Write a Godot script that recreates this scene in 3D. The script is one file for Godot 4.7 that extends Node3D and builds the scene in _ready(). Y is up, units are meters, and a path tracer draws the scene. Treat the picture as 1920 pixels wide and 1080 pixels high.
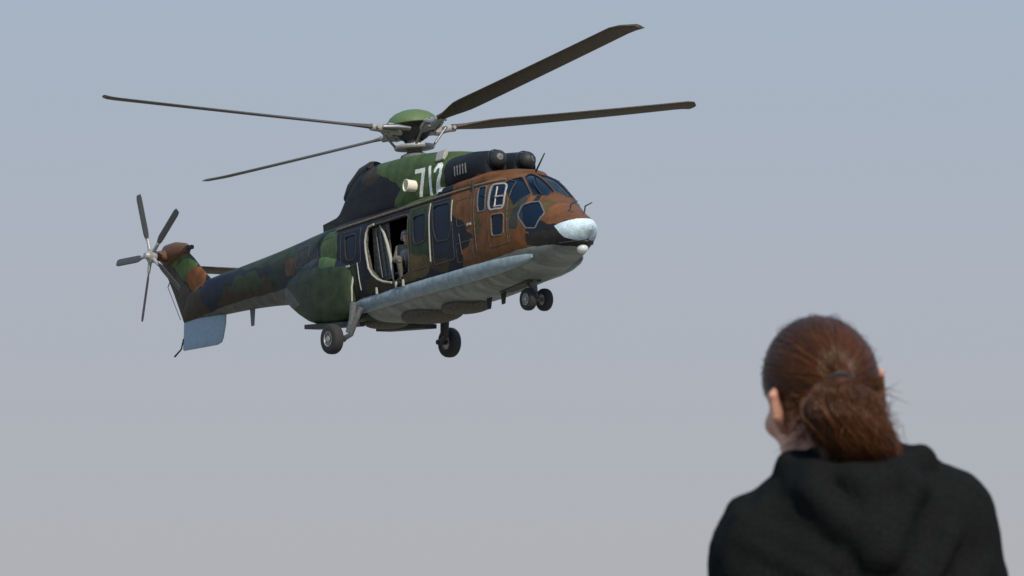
extends Node3D
# A camouflaged transport helicopter passing low over an airfield, watched by a person in a black jacket.
# Helicopter frame: +X nose, +Y up, +Z starboard, origin in the centre of the main rotor head.

var rng := RandomNumberGenerator.new()
var M := {}
var heli: Node3D
var taken := {}

# ------------------------------------------------------------------ mesh collector
class MB:
	var v := PackedVector3Array()
	var n := PackedVector3Array()
	var uv := PackedVector2Array()
	var c := PackedColorArray()
	var i := PackedInt32Array()
	func vert(p: Vector3, nn: Vector3, t := Vector2.ZERO, col := Color.WHITE) -> int:
		v.append(p); n.append(nn); uv.append(t); c.append(col)
		return v.size() - 1
	func tri(a: int, b: int, d: int) -> void:
		var g := (v[b] - v[a]).cross(v[d] - v[a])
		if g.dot(n[a] + n[b] + n[d]) > 0.0:
			i.append(a); i.append(d); i.append(b)
		else:
			i.append(a); i.append(b); i.append(d)
	func quad(a: int, b: int, d: int, e: int) -> void:
		tri(a, b, d); tri(a, d, e)
	func flat_quad(a: Vector3, b: Vector3, d: Vector3, e: Vector3, away: Vector3) -> void:
		var nn := (b - a).cross(d - a).normalized()
		if nn.dot(away) < 0.0: nn = -nn
		quad(vert(a, nn), vert(b, nn), vert(d, nn), vert(e, nn))
	func mesh() -> ArrayMesh:
		var arr := []
		arr.resize(Mesh.ARRAY_MAX)
		arr[Mesh.ARRAY_VERTEX] = v; arr[Mesh.ARRAY_NORMAL] = n; arr[Mesh.ARRAY_TEX_UV] = uv; arr[Mesh.ARRAY_COLOR] = c; arr[Mesh.ARRAY_INDEX] = i
		var m := ArrayMesh.new()
		m.add_surface_from_arrays(Mesh.PRIMITIVE_TRIANGLES, arr)
		return m
	func planar_uv() -> void:
		for k in v.size(): uv[k] = Vector2((v[k].x + 11.0) / 17.5, (-0.3 - v[k].y) / 3.9)

func numbered(called: String) -> String:
	taken[called] = taken.get(called, 0) + 1
	return called if taken[called] == 1 else "%s_%03d" % [called, taken[called] - 1]

func put(called: String, mb: MB, m: Material, parent: Node, label := "") -> MeshInstance3D:
	var o := MeshInstance3D.new()
	o.name = called
	o.mesh = mb.mesh()
	o.material_override = m
	parent.add_child(o, true)
	if label != "": o.set_meta("label", label)
	return o

# ------------------------------------------------------------------ shapes
func tube(mb: MB, pts: Array, radii: Array, sides := 10, caps := true) -> void:
	var prev := Vector3.ZERO
	var rows := []
	for k in pts.size():
		var t: Vector3 = (pts[mini(k + 1, pts.size() - 1)] - pts[maxi(k - 1, 0)]).normalized()
		var a: Vector3
		if k == 0: a = t.cross(Vector3.UP if absf(t.y) < 0.9 else Vector3.RIGHT).normalized()
		else: a = (prev - t * prev.dot(t)).normalized()
		prev = a
		var b := t.cross(a)
		var row := []
		for s in sides:
			var w := TAU * s / sides
			var d := a * cos(w) + b * sin(w)
			row.append(mb.vert(pts[k] + d * float(radii[k]), d))
		rows.append(row)
	for k in rows.size() - 1:
		for s in sides:
			var s2 := (s + 1) % sides
			mb.quad(rows[k][s], rows[k][s2], rows[k + 1][s2], rows[k + 1][s])
	if caps:
		for e in [0, pts.size() - 1]:
			var t: Vector3 = (pts[0] - pts[1]).normalized() if e == 0 else (pts[e] - pts[e - 1]).normalized()
			var mid := mb.vert(pts[e], t)
			var ring := []
			for s in sides: ring.append(mb.vert(mb.v[rows[e][s]], t))
			for s in sides: mb.tri(mid, ring[s], ring[(s + 1) % sides])

func lathe(mb: MB, profile: Array, at: Vector3, axis: Vector3, sides := 24) -> void:
	# profile: Vector2(radius, distance along the axis)
	axis = axis.normalized()
	var a := axis.cross(Vector3.UP if absf(axis.y) < 0.9 else Vector3.RIGHT).normalized()
	var b := axis.cross(a)
	for k in profile.size() - 1:
		var p: Vector2 = profile[k]
		var q: Vector2 = profile[k + 1]
		var d := (q - p).normalized()
		var n2 := Vector2(d.y, -d.x)
		var np := n2
		var nq := n2
		if k > 0:
			var e: Vector2 = (p - profile[k - 1]).normalized()
			if e.dot(d) > 0.75: np = (n2 + Vector2(e.y, -e.x)).normalized()
		if k < profile.size() - 2:
			var e2: Vector2 = (profile[k + 2] - q).normalized()
			if e2.dot(d) > 0.75: nq = (n2 + Vector2(e2.y, -e2.x)).normalized()
		var first := -1
		var lp := 0
		var lq := 0
		for s in sides + 1:
			var w := TAU * s / sides
			var r := a * cos(w) + b * sin(w)
			var ip := mb.vert(at + r * p.x + axis * p.y, r * np.x + axis * np.y)
			var iq := mb.vert(at + r * q.x + axis * q.y, r * nq.x + axis * nq.y)
			if s > 0: mb.quad(lp, ip, iq, lq)
			lp = ip; lq = iq

func box(mb: MB, at: Vector3, size: Vector3, basis := Basis.IDENTITY, bev := 0.012) -> void:
	# box with chamfered edges
	var h := size / 2.0
	bev = minf(bev, minf(h.x, minf(h.y, h.z)) * 0.6)
	for ax in 3:
		for sg in [-1.0, 1.0]:
			var u := (ax + 1) % 3
			var w := (ax + 2) % 3
			var nn := Vector3.ZERO
			nn[ax] = sg
			var q := []
			for k in [[-1, -1], [1, -1], [1, 1], [-1, 1]]:
				var p := Vector3.ZERO
				p[ax] = sg * h[ax]; p[u] = k[0] * (h[u] - bev); p[w] = k[1] * (h[w] - bev)
				q.append(mb.vert(at + basis * p, basis * nn))
			mb.quad(q[0], q[1], q[2], q[3])
			for sg2 in [-1.0, 1.0]:
				var n2 := Vector3.ZERO
				n2[ax] = sg; n2[u] = sg2
				n2 = n2.normalized()
				var e := []
				for k in [[0, -1], [0, 1], [1, 1], [1, -1]]:
					var p := Vector3.ZERO
					p[ax] = sg * (h[ax] if k[0] == 0 else h[ax] - bev); p[u] = sg2 * (h[u] - bev if k[0] == 0 else h[u]); p[w] = k[1] * (h[w] - bev)
					e.append(mb.vert(at + basis * p, basis * n2))
				mb.quad(e[0], e[1], e[2], e[3])

func ball(mb: MB, at: Vector3, r: Vector3, seg := 16) -> void:
	var rows := []
	for a in seg / 2 + 1:
		var row := []
		var ph := PI * a / (seg / 2)
		for b in seg:
			var d := Vector3(sin(ph) * cos(TAU * b / seg), cos(ph), sin(ph) * sin(TAU * b / seg))
			row.append(mb.vert(at + d * r, (d / r).normalized()))
		rows.append(row)
	for a in rows.size() - 1:
		for b in seg: mb.quad(rows[a][b], rows[a][(b + 1) % seg], rows[a + 1][(b + 1) % seg], rows[a + 1][b])

func loft(mb: MB, rings: Array, caps := true) -> void:
	# rings of points joined and smooth shaded; normals from neighbours
	var nr := rings.size()
	var np: int = rings[0].size()
	var ids := []
	for r in nr:
		var row := []
		var mid := Vector3.ZERO
		for p in rings[r]: mid += p
		mid /= np
		for k in np:
			var du: Vector3 = rings[r][(k + 1) % np] - rings[r][(k + np - 1) % np]
			var dv: Vector3 = rings[mini(r + 1, nr - 1)][k] - rings[maxi(r - 1, 0)][k]
			var g := du.cross(dv).normalized()
			if g.dot(rings[r][k] - mid) < 0.0: g = -g
			row.append(mb.vert(rings[r][k], g))
		ids.append(row)
	for r in nr - 1:
		for k in np: mb.quad(ids[r][k], ids[r][(k + 1) % np], ids[r + 1][(k + 1) % np], ids[r + 1][k])
	if caps:
		for e in [0, nr - 1]:
			var mid := Vector3.ZERO
			for p in rings[e]: mid += p
			mid /= np
			var other := Vector3.ZERO
			for p in rings[1 if e == 0 else nr - 2]: other += p
			other /= np
			var nn: Vector3 = (rings[e][1] - rings[e][0]).cross(rings[e][np / 3] - rings[e][0]).normalized()
			if nn.dot(mid - other) < 0.0: nn = -nn
			var cm := mb.vert(mid, nn)
			var ring := []
			for p in rings[e]: ring.append(mb.vert(p, nn))
			for k in np: mb.tri(cm, ring[k], ring[(k + 1) % np])

func super_ring(x: float, yt: float, yb: float, w: float, ym: float, e: float, zc := 0.0, num := 40) -> Array:
	var r := []
	for k in num:
		var t := TAU * k / num
		var c := cos(t)
		var s := sin(t)
		r.append(Vector3(x, ym + ((yt - ym) if s >= 0.0 else (ym - yb)) * signf(s) * pow(absf(s), 2.0 / e), zc + w * signf(c) * pow(absf(c), 2.0 / e)))
	return r

# ------------------------------------------------------------------ fuselage skin: stations x, top, bottom, half width, widest height, exponents
const STATIONS := [
	[-9.80, -2.20, -2.53, 0.04, -2.36, 2.0, 2.0], [-9.40, -1.90, -2.56, 0.13, -2.24, 2.1, 2.1], [-8.40, -1.74, -2.62, 0.28, -2.16, 2.1, 2.1],
	[-7.00, -1.70, -2.70, 0.36, -2.18, 2.1, 2.1], [-5.60, -1.66, -2.83, 0.45, -2.24, 2.2, 2.2], [-4.40, -1.62, -3.05, 0.60, -2.35, 2.4, 2.4],
	[-3.40, -1.60, -3.36, 0.78, -2.50, 2.8, 2.6], [-2.40, -1.60, -3.70, 0.93, -2.68, 3.4, 2.8], [-1.40, -1.60, -3.92, 1.00, -2.80, 4.0, 3.0],
	[0.00, -1.60, -4.00, 1.00, -2.85, 4.2, 3.0], [2.00, -1.60, -4.00, 1.00, -2.85, 4.2, 3.0], [3.50, -1.60, -3.93, 0.98, -2.85, 3.6, 2.9],
	[4.15, -1.66, -3.88, 0.95, -2.85, 3.0, 2.7], [4.55, -1.82, -3.82, 0.89, -2.88, 2.5, 2.6], [4.85, -2.04, -3.76, 0.81, -2.95, 2.2, 2.5],
	[5.15, -2.33, -3.70, 0.70, -3.02, 2.1, 2.4], [5.45, -2.57, -3.62, 0.57, -3.09, 2.0, 2.3], [5.75, -2.76, -3.52, 0.44, -3.13, 2.0, 2.2],
	[5.98, -2.90, -3.42, 0.31, -3.15, 2.0, 2.1], [6.12, -3.01, -3.32, 0.18, -3.16, 2.0, 2.0], [6.18, -3.10, -3.22, 0.06, -3.16, 2.0, 2.0]]
var slopes := []

func prepare_skin() -> void:
	for col in range(1, 7):
		var m := []
		var last := STATIONS.size() - 1
		for k in STATIONS.size():
			var d0: float = (STATIONS[k][col] - STATIONS[k - 1][col]) / (STATIONS[k][0] - STATIONS[k - 1][0]) if k > 0 else 0.0
			var d1: float = (STATIONS[k + 1][col] - STATIONS[k][col]) / (STATIONS[k + 1][0] - STATIONS[k][0]) if k < last else 0.0
			if k == 0: m.append(d1)
			elif k == last: m.append(d0)
			elif d0 * d1 <= 0.0: m.append(0.0)
			else:
				var h0: float = STATIONS[k][0] - STATIONS[k - 1][0]
				var h1: float = STATIONS[k + 1][0] - STATIONS[k][0]
				m.append((3.0 * (h0 + h1)) / ((2.0 * h1 + h0) / d0 + (h1 + 2.0 * h0) / d1))
		slopes.append(m)

func params(x: float) -> PackedFloat64Array:
	x = clampf(x, -9.8, 6.18)
	var k := 0
	while k < STATIONS.size() - 2 and x > STATIONS[k + 1][0]: k += 1
	var h: float = STATIONS[k + 1][0] - STATIONS[k][0]
	var t: float = (x - STATIONS[k][0]) / h
	var t2 := t * t
	var t3 := t2 * t
	var out := PackedFloat64Array()
	for col in 6:
		out.append((2.0 * t3 - 3.0 * t2 + 1.0) * STATIONS[k][col + 1] + (t3 - 2.0 * t2 + t) * h * slopes[col][k] + (3.0 * t2 - 2.0 * t3) * STATIONS[k + 1][col + 1] + (t3 - t2) * h * slopes[col][k + 1])
	return out

func ring_point(x: float, q: PackedFloat64Array, deg: float) -> Vector3:
	var c := cos(deg_to_rad(deg))
	var s := sin(deg_to_rad(deg))
	var e := q[4] if s >= 0.0 else q[5]
	var h := (q[0] - q[3]) if s >= 0.0 else (q[3] - q[1])
	return Vector3(x, q[3] + h * signf(s) * pow(absf(s), 2.0 / e), q[2] * signf(c) * pow(absf(c), 2.0 / e))

func skin_normal(x: float, q: PackedFloat64Array, deg: float) -> Vector3:
	var a := ring_point(x, q, deg + 1.5) - ring_point(x, q, deg - 1.5)
	var b := ring_point(x + 0.02, params(x + 0.02), deg) - ring_point(x - 0.02, params(x - 0.02), deg)
	var g := a.cross(b).normalized()
	var mid := Vector3(x, q[3], 0)
	if g.dot(ring_point(x, q, deg) - mid) < 0.0: g = -g
	return g

func deg_of(x: float, y: float) -> float:
	# starboard angle at which the skin at x has the height y
	var q := params(x)
	var d := y - q[3]
	var h := (q[0] - q[3]) if d >= 0.0 else (q[3] - q[1])
	return rad_to_deg(asin(clampf(signf(d) * pow(minf(absf(d) / h, 1.0), (q[4] if d >= 0.0 else q[5]) / 2.0), -1, 1)))

func rounded(poly: PackedVector2Array, share := 0.22) -> PackedVector2Array:
	var out := PackedVector2Array()
	var num := poly.size()
	for k in num:
		var p := poly[k]
		var a := p.lerp(poly[(k + num - 1) % num], share)
		var b := p.lerp(poly[(k + 1) % num], share)
		for t in [0.0, 0.25, 0.5, 0.75, 1.0]: out.append(a.lerp(p, t).lerp(p.lerp(b, t), t))
	return out

func mirrored(poly: PackedVector2Array) -> PackedVector2Array:
	var out := PackedVector2Array()
	for p in poly: out.append(Vector2(p.x, 180.0 - p.y))
	return out

func side_poly(a: Array) -> PackedVector2Array:
	# x, y pairs on the starboard side to x, angle
	var pts := PackedVector2Array()
	for k in range(0, a.size(), 2): pts.append(Vector2(a[k], deg_of(a[k], a[k + 1])))
	return pts

func angle_poly(a: Array) -> PackedVector2Array:
	var pts := PackedVector2Array()
	for k in range(0, a.size(), 2): pts.append(Vector2(a[k], a[k + 1]))
	return pts

func bounds(poly: PackedVector2Array) -> Rect2:
	var r := Rect2(poly[0], Vector2.ZERO)
	for p in poly: r = r.expand(p)
	return r

func skin_polygon(mb: MB, poly: PackedVector2Array, offset: float) -> void:
	var t := Geometry2D.triangulate_polygon(poly)
	if t.is_empty(): return
	var ids := []
	for p in poly:
		var q := params(p.x)
		var nn := skin_normal(p.x, q, p.y)
		ids.append(mb.vert(ring_point(p.x, q, p.y) + nn * offset, nn))
	for k in range(0, t.size(), 3): mb.tri(ids[t[k]], ids[t[k + 1]], ids[t[k + 2]])

func skin_grid(mb: MB, x0: float, x1: float, nx: int, nt: int, offset: float, openings: Array) -> void:
	var boxes := []
	for o in openings: boxes.append(bounds(o))
	var rows := []
	for a in nx + 1:
		var x := lerpf(x0, x1, float(a) / nx)
		var q := params(x)
		var row := []
		for b in nt + 1:
			var deg := -90.0 + 360.0 * b / nt
			var nn := skin_normal(x, q, deg)
			row.append(mb.vert(ring_point(x, q, deg) + nn * offset, nn))
		rows.append(row)
	for a in nx:
		for b in nt:
			var r := Rect2(lerpf(x0, x1, float(a) / nx), -90.0 + 360.0 * b / nt, (x1 - x0) / nx, 360.0 / nt)
			var hits := []
			for k in boxes.size():
				if boxes[k].intersects(r): hits.append(openings[k])
			if hits.is_empty():
				mb.quad(rows[a][b], rows[a][b + 1], rows[a + 1][b + 1], rows[a + 1][b])
				continue
			var left := [PackedVector2Array([r.position, Vector2(r.end.x, r.position.y), r.end, Vector2(r.position.x, r.end.y)])]
			for o in hits:
				var next := []
				for p in left: next.append_array(Geometry2D.clip_polygons(p, o))
				left = next
			for p in left: skin_polygon(mb, p, offset)

func skin_patch(mb: MB, poly: PackedVector2Array, offset: float) -> void:
	# the piece of skin inside an outline
	var r := bounds(poly)
	var nx := maxi(1, int(r.size.x / 0.12))
	var nt := maxi(1, int(r.size.y / 6.0))
	for a in nx:
		for b in nt:
			var p := r.position + Vector2(r.size.x * a / nx, r.size.y * b / nt)
			var d := Vector2(r.size.x / nx, r.size.y / nt)
			for g in Geometry2D.intersect_polygons(PackedVector2Array([p, p + Vector2(d.x, 0), p + d, p + Vector2(0, d.y)]), poly): skin_polygon(mb, g, offset)

func skin_frame(mb: MB, poly: PackedVector2Array, out: float, high: float, deep: float, inner := 0.006) -> void:
	# a raised rim that follows an outline on the skin, with a reveal going inwards
	var pts := PackedVector2Array()
	for k in poly.size():
		var a := poly[k]
		var b := poly[(k + 1) % poly.size()]
		var steps := maxi(1, int(maxf(absf(b.x - a.x) / 0.12, absf(b.y - a.y) / 6.0)))
		for s in steps: pts.append(a.lerp(b, float(s) / steps))
	var pos := []
	var nor := []
	var mid := Vector3.ZERO
	for p in pts:
		var q := params(p.x)
		pos.append(ring_point(p.x, q, p.y))
		nor.append(skin_normal(p.x, q, p.y))
		mid += pos[-1]
	mid /= pts.size()
	var profile := [Vector2(out, -0.004), Vector2(out, high * 0.6), Vector2(out - high * 0.6, high), Vector2(-inner + 0.002, high), Vector2(-inner, high - 0.003), Vector2(-inner, -deep)]
	var rows := []
	for k in pos.size():
		var t: Vector3 = (pos[(k + 1) % pos.size()] - pos[(k + pos.size() - 1) % pos.size()]).normalized()
		var b: Vector3 = t.cross(nor[k]).normalized()
		if b.dot(pos[k] - mid) < 0.0: b = -b
		var row := []
		for j in profile.size():
			row.append(pos[k] + b * profile[j].x + nor[k] * profile[j].y)
		row.append(b); row.append(nor[k])
		rows.append(row)
	for j in profile.size() - 1:
		var e: Vector2 = (profile[j + 1] - profile[j]).normalized()
		var n2 := Vector2(-e.y, e.x)
		if j < 2 and n2.x < 0: n2 = -n2
		if j == 2 or j == 3: n2 = Vector2(n2.x, absf(n2.y))
		if j == 4: n2 = Vector2(-1, 0)
		for k in rows.size():
			var r0: Array = rows[k]
			var r1: Array = rows[(k + 1) % rows.size()]
			var m0: Vector3 = r0[-2] * n2.x + r0[-1] * n2.y
			var m1: Vector3 = r1[-2] * n2.x + r1[-1] * n2.y
			mb.quad(mb.vert(r0[j], m0), mb.vert(r0[j + 1], m0), mb.vert(r1[j + 1], m1), mb.vert(r1[j], m1))

# ------------------------------------------------------------------ paint map: side elevation of the airframe, 117 texels per metre
const PW := 2048
const PH := 456
var paint: Image
var wob := FastNoiseLite.new()

func fill_poly(pts: Array, col: Color, jitter := 0.05) -> void:
	var p := PackedVector2Array()
	for k in range(0, pts.size(), 2):
		var a := Vector2(pts[k], pts[k + 1])
		var b := Vector2(pts[(k + 2) % pts.size()], pts[(k + 3) % pts.size()])
		var steps := maxi(1, int(a.distance_to(b) / 0.05))
		for s in steps:
			var g := a.lerp(b, float(s) / steps)
			if jitter > 0.0: g += Vector2(wob.get_noise_2d(g.x * 90.0, g.y * 90.0), wob.get_noise_2d(g.x * 90.0 + 500.0, g.y * 90.0)) * jitter * 2.0
			p.append(Vector2((g.x + 11.0) / 17.5 * PW, (-0.3 - g.y) / 3.9 * PH))
	var lo := PH
	var hi := 0
	for g in p:
		lo = mini(lo, int(floor(g.y))); hi = maxi(hi, int(ceil(g.y)))
	for row in range(maxi(lo, 0), mini(hi, PH)):
		var y := row + 0.5
		var xs := []
		for k in p.size():
			var a := p[k]
			var b := p[(k + 1) % p.size()]
			if (a.y > y) != (b.y > y): xs.append(a.x + (y - a.y) / (b.y - a.y) * (b.x - a.x))
		xs.sort()
		for k in range(0, xs.size() - 1, 2):
			var x0 := clampi(int(round(xs[k])), 0, PW)
			var x1 := clampi(int(round(xs[k + 1])), 0, PW)
			if x1 > x0: paint.fill_rect(Rect2i(x0, row, x1 - x0, 1), col)

func lin(r: float, g: float, b: float) -> Color:
	return Color(r, g, b).linear_to_srgb()

func make_paint() -> ImageTexture:
	wob.seed = 5
	wob.frequency = 0.02
	wob.fractal_octaves = 3
	paint = Image.create(PW, PH, false, Image.FORMAT_RGB8)
	var dark := lin(0.016, 0.018, 0.025)
	var navy := lin(0.016, 0.020, 0.036)
	var green := lin(0.060, 0.098, 0.038)
	var deep_green := lin(0.030, 0.045, 0.023)
	var brown := lin(0.140, 0.060, 0.026)
	var dull_brown := lin(0.046, 0.033, 0.022)
	var olive := lin(0.085, 0.062, 0.028)
	var grey := lin(0.038, 0.040, 0.038)
	var pale := lin(0.50, 0.62, 0.70)
	var belly := lin(0.225, 0.24, 0.235)
	paint.fill(dark)
	# mast fairing and upper works
	fill_poly([-0.76, -0.30, 2.60, -0.30, 2.30, -1.08, 2.20, -1.63, 1.81, -1.80, 0.60, -1.85, 0.24, -1.72, 0.55, -1.38, 0.11, -1.07, -0.42, -0.86], green)
	fill_poly([-0.9, -0.60, -0.42, -0.72, -0.2, -1.0, -0.75, -1.08, -1.15, -0.85], dull_brown)
	# forward fuselage
	fill_poly([2.60, -1.68, 3.6, -1.55, 5.2, -1.4, 5.3, -1.95, 5.0, -2.3, 5.00, -3.18, 3.70, -2.91, 3.46, -2.96, 2.96, -2.50, 2.66, -2.28, 2.62, -1.95], brown)
	fill_poly([2.9, -3.44, 2.98, -3.12, 3.46, -2.94, 3.8, -2.86, 5.05, -3.10, 5.15, -3.30, 4.99, -3.50, 3.53, -3.50], brown)
	fill_poly([4.95, -2.1, 5.6, -2.0, 6.4, -2.7, 6.4, -2.96, 5.95, -2.94, 5.62, -3.01, 5.3, -2.9, 5.1, -2.6], brown)
	fill_poly([4.55, -2.35, 4.95, -2.30, 4.85, -2.62, 4.72, -2.95, 4.52, -2.9], grey)
	fill_poly([4.5, -2.30, 4.72, -2.34, 4.70, -2.62, 4.55, -2.78, 4.45, -2.6], olive)
	fill_poly([3.46, -2.5, 3.62, -2.48, 3.72, -2.85, 3.5, -2.9], olive)
	fill_poly([5.08, -2.42, 5.3, -2.5, 5.4, -2.72, 5.3, -2.86, 5.15, -2.7], olive)
	fill_poly([3.2, -3.2, 3.9, -3.1, 4.2, -3.4, 3.3, -3.45], lin(0.12, 0.055, 0.026))
	fill_poly([5.0, -3.14, 5.4, -3.08, 5.72, -3.16, 6.0, -3.45, 5.2, -3.5, 4.95, -3.36], lin(0.026, 0.024, 0.024))
	# cabin sides
	fill_poly([1.02, -1.86, 1.88, -1.86, 1.80, -2.98, 1.40, -2.92, 1.00, -2.86], deep_green)
	fill_poly([0.90, -2.85, 1.40, -2.92, 1.83, -3.01, 1.87, -3.30, 1.34, -3.40, 0.22, -3.44, 0.35, -3.18, 0.86, -3.15], olive)
	fill_poly([1.67, -3.32, 2.30, -3.45, 2.57, -3.22, 2.02, -3.14, 1.84, -3.2], dull_brown)
	fill_poly([-0.5, -3.05, 0.2, -3.3, 0.3, -3.46, -0.62, -3.46, -0.75, -3.1], dull_brown)
	fill_poly([-1.76, -1.80, -0.70, -1.90, -0.78, -2.80, -1.70, -2.65], navy)
	fill_poly([2.0, -1.66, 2.58, -1.72, 2.6, -2.4, 3.0, -2.8, 2.9, -3.1, 2.3, -3.1, 1.92, -2.9, 1.9, -1.9], navy)
	fill_poly([-2.56, -1.81, -1.83, -1.82, -1.76, -2.65, -2.40, -2.63, -2.57, -2.27], green)
	fill_poly([-4.15, -1.88, -2.83, -1.76, -2.60, -2.44, -3.78, -2.50, -4.19, -2.23], grey)
	# tail boom
	fill_poly([-6.70, -1.60, -4.45, -1.55, -4.10, -1.98, -4.60, -2.05, -6.04, -1.96, -6.8, -1.8], deep_green)
	fill_poly([-4.60, -2.05, -4.2, -2.0, -3.94, -2.12, -4.05, -2.43, -4.3, -2.40, -4.52, -2.3], lin(0.085, 0.045, 0.025), 0.05)
	fill_poly([-7.82, -2.14, -5.11, -2.24, -4.93, -2.56, -6.05, -2.66, -7.41, -2.70, -7.86, -2.50], dull_brown)
	fill_poly([-8.55, -1.75, -7.6, -1.7, -7.5, -2.2, -7.9, -2.45, -8.3, -2.6, -8.6, -2.2], navy)
	fill_poly([-9.9, -2.1, -9.2, -1.85, -8.7, -2.0, -8.3, -2.65, -9.9, -2.65], dull_brown)
	fill_poly([-7.0, -1.95, -6.1, -2.0, -5.6, -2.3, -6.2, -2.45, -7.1, -2.3], deep_green)
	fill_poly([-5.2, -2.0, -4.7, -2.1, -4.6, -2.5, -5.1, -2.55, -5.4, -2.3], lin(0.020, 0.030, 0.020))
	fill_poly([-3.5, -1.55, -2.6, -1.55, -2.7, -1.9, -3.2, -2.0], deep_green)
	# sponsons
	fill_poly([-4.75, -2.75, -3.9, -2.58, -3.4, -2.50, -2.60, -2.56, -1.99, -2.62, -1.10, -2.70, -1.10, -4.05, -3.6, -4.05, -4.75, -3.1], deep_green)
	# fin
	fill_poly([-10.8, -0.3, -9.3, -0.3, -9.15, -1.1, -9.62, -1.15, -10.05, -1.22, -10.8, -1.1], brown)
	fill_poly([-10.02, -1.10, -9.2, -0.95, -8.95, -1.40, -9.42, -1.68, -9.86, -1.36], green)
	fill_poly([-9.39, -1.42, -8.76, -1.40, -8.50, -1.88, -9.17, -1.95, -9.42, -1.68], lin(0.15, 0.06, 0.026))
	# pale lower surfaces
	fill_poly([-9.4, -2.56, -7.36, -2.52, -6.22, -2.55, -4.44, -2.64, -3.9, -2.85, -3.4, -3.2, -9.4, -3.2], lin(0.105, 0.108, 0.105), 0.01)
	fill_poly([-10.8, -0.98, -10.15, -1.12, -9.85, -1.42, -9.42, -1.75, -9.25, -2.0, -9.75, -2.2, -9.95, -2.5], lin(0.06, 0.052, 0.040), 0.02)
	fill_poly([-1.10, -3.47, 0.7, -3.50, 3.46, -3.47, 5.05, -3.38, 5.5, -3.42, 5.85, -3.50, 6.5, -3.52, 6.5, -4.2, -1.10, -4.2], belly, 0.012)
	fill_poly([5.60, -3.04, 5.93, -2.95, 6.50, -2.95, 6.50, -3.44, 6.0, -3.42, 5.80, -3.32], pale, 0.01)
	# serial number on the fairing
	var white := lin(0.80, 0.80, 0.78)
	fill_poly([1.10, -1.06, 1.48, -1.08, 1.47, -1.18, 1.32, -1.68, 1.20, -1.67, 1.35, -1.17, 1.10, -1.15], white, 0.0)
	fill_poly([1.60, -1.08, 1.69, -1.08, 1.68, -1.71, 1.59, -1.70], white, 0.0)
	fill_poly([1.83, -1.26, 1.84, -1.14, 1.92, -1.08, 2.06, -1.08, 2.15, -1.16, 2.14, -1.34, 1.98, -1.60, 2.16, -1.62, 2.16, -1.72, 1.82, -1.70, 1.82, -1.60, 2.04, -1.31, 2.05, -1.22, 2.00, -1.18, 1.94, -1.21, 1.93, -1.27], white, 0.0)
	# grain, weathering
	var coarse := FastNoiseLite.new()
	coarse.seed = 11
	coarse.frequency = 0.022
	coarse.fractal_octaves = 5
	var fine := FastNoiseLite.new()
	fine.seed = 12
	fine.frequency = 0.22
	fine.fractal_octaves = 2
	var ca := coarse.get_image(PW, PH, false, false, true).get_data()
	var fa := fine.get_image(PW, PH, false, false, true).get_data()
	var run := FastNoiseLite.new()
	run.seed = 13
	run.frequency = 0.06
	run.fractal_octaves = 3
	var runs := run.get_image(PW, 38, false, false, true)
	runs.resize(PW, PH, Image.INTERPOLATE_CUBIC)
	var ra := runs.get_data()
	var data := paint.get_data()
	for k in PW * PH:
		var g := 0.68 + (ca[k] + 0.55 * fa[k] + 0.25 * ra[k]) / 255.0 * 0.35
		data[3 * k] = mini(255, int(data[3 * k] * g))
		data[3 * k + 1] = mini(255, int(data[3 * k + 1] * g))
		data[3 * k + 2] = mini(255, int(data[3 * k + 2] * (g * 0.97 + 0.03)))
	paint = Image.create_from_data(PW, PH, false, Image.FORMAT_RGB8, data)
	return ImageTexture.create_from_image(paint)

# ------------------------------------------------------------------ bodies as smooth unions of tapered capsules and ellipsoids
func cap(a: Vector3, b: Vector3, ra: float, rb: float, k := 0.0) -> Array: return [0, a, b, ra, rb, (a + b) / 2.0, a.distance_to(b) / 2.0 + maxf(ra, rb), k]
func ell(at: Vector3, r: Vector3, basis := Basis.IDENTITY, k := 0.0) -> Array: return [1, at, r, basis.transposed(), 0.0, at, maxf(r.x, maxf(r.y, r.z)), k]

func dist(p: Vector3, q: Array) -> float:
	if q[0] == 0:
		var ab: Vector3 = q[2] - q[1]
		var t := clampf((p - q[1]).dot(ab) / maxf(ab.length_squared(), 1e-9), 0.0, 1.0)
		return (p - q[1] - ab * t).length() - lerpf(q[3], q[4], t)
	var l: Vector3 = q[3] * (p - q[1])
	var r: Vector3 = q[2]
	var k0 := (l / r).length()
	var k1 := (l / (r * r)).length()
	return k0 * (k0 - 1.0) / maxf(k1, 1e-6)

func blend(p: Vector3, prims: Array, k: float) -> float:
	var d := 1e3
	for q in prims:
		var e := dist(p, q)
		var kk: float = q[7] if q[7] > 0.0 else k
		var h := maxf(kk - absf(d - e), 0.0) / kk
		d = minf(d, e) - h * h * kk * 0.25
	return d

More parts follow.
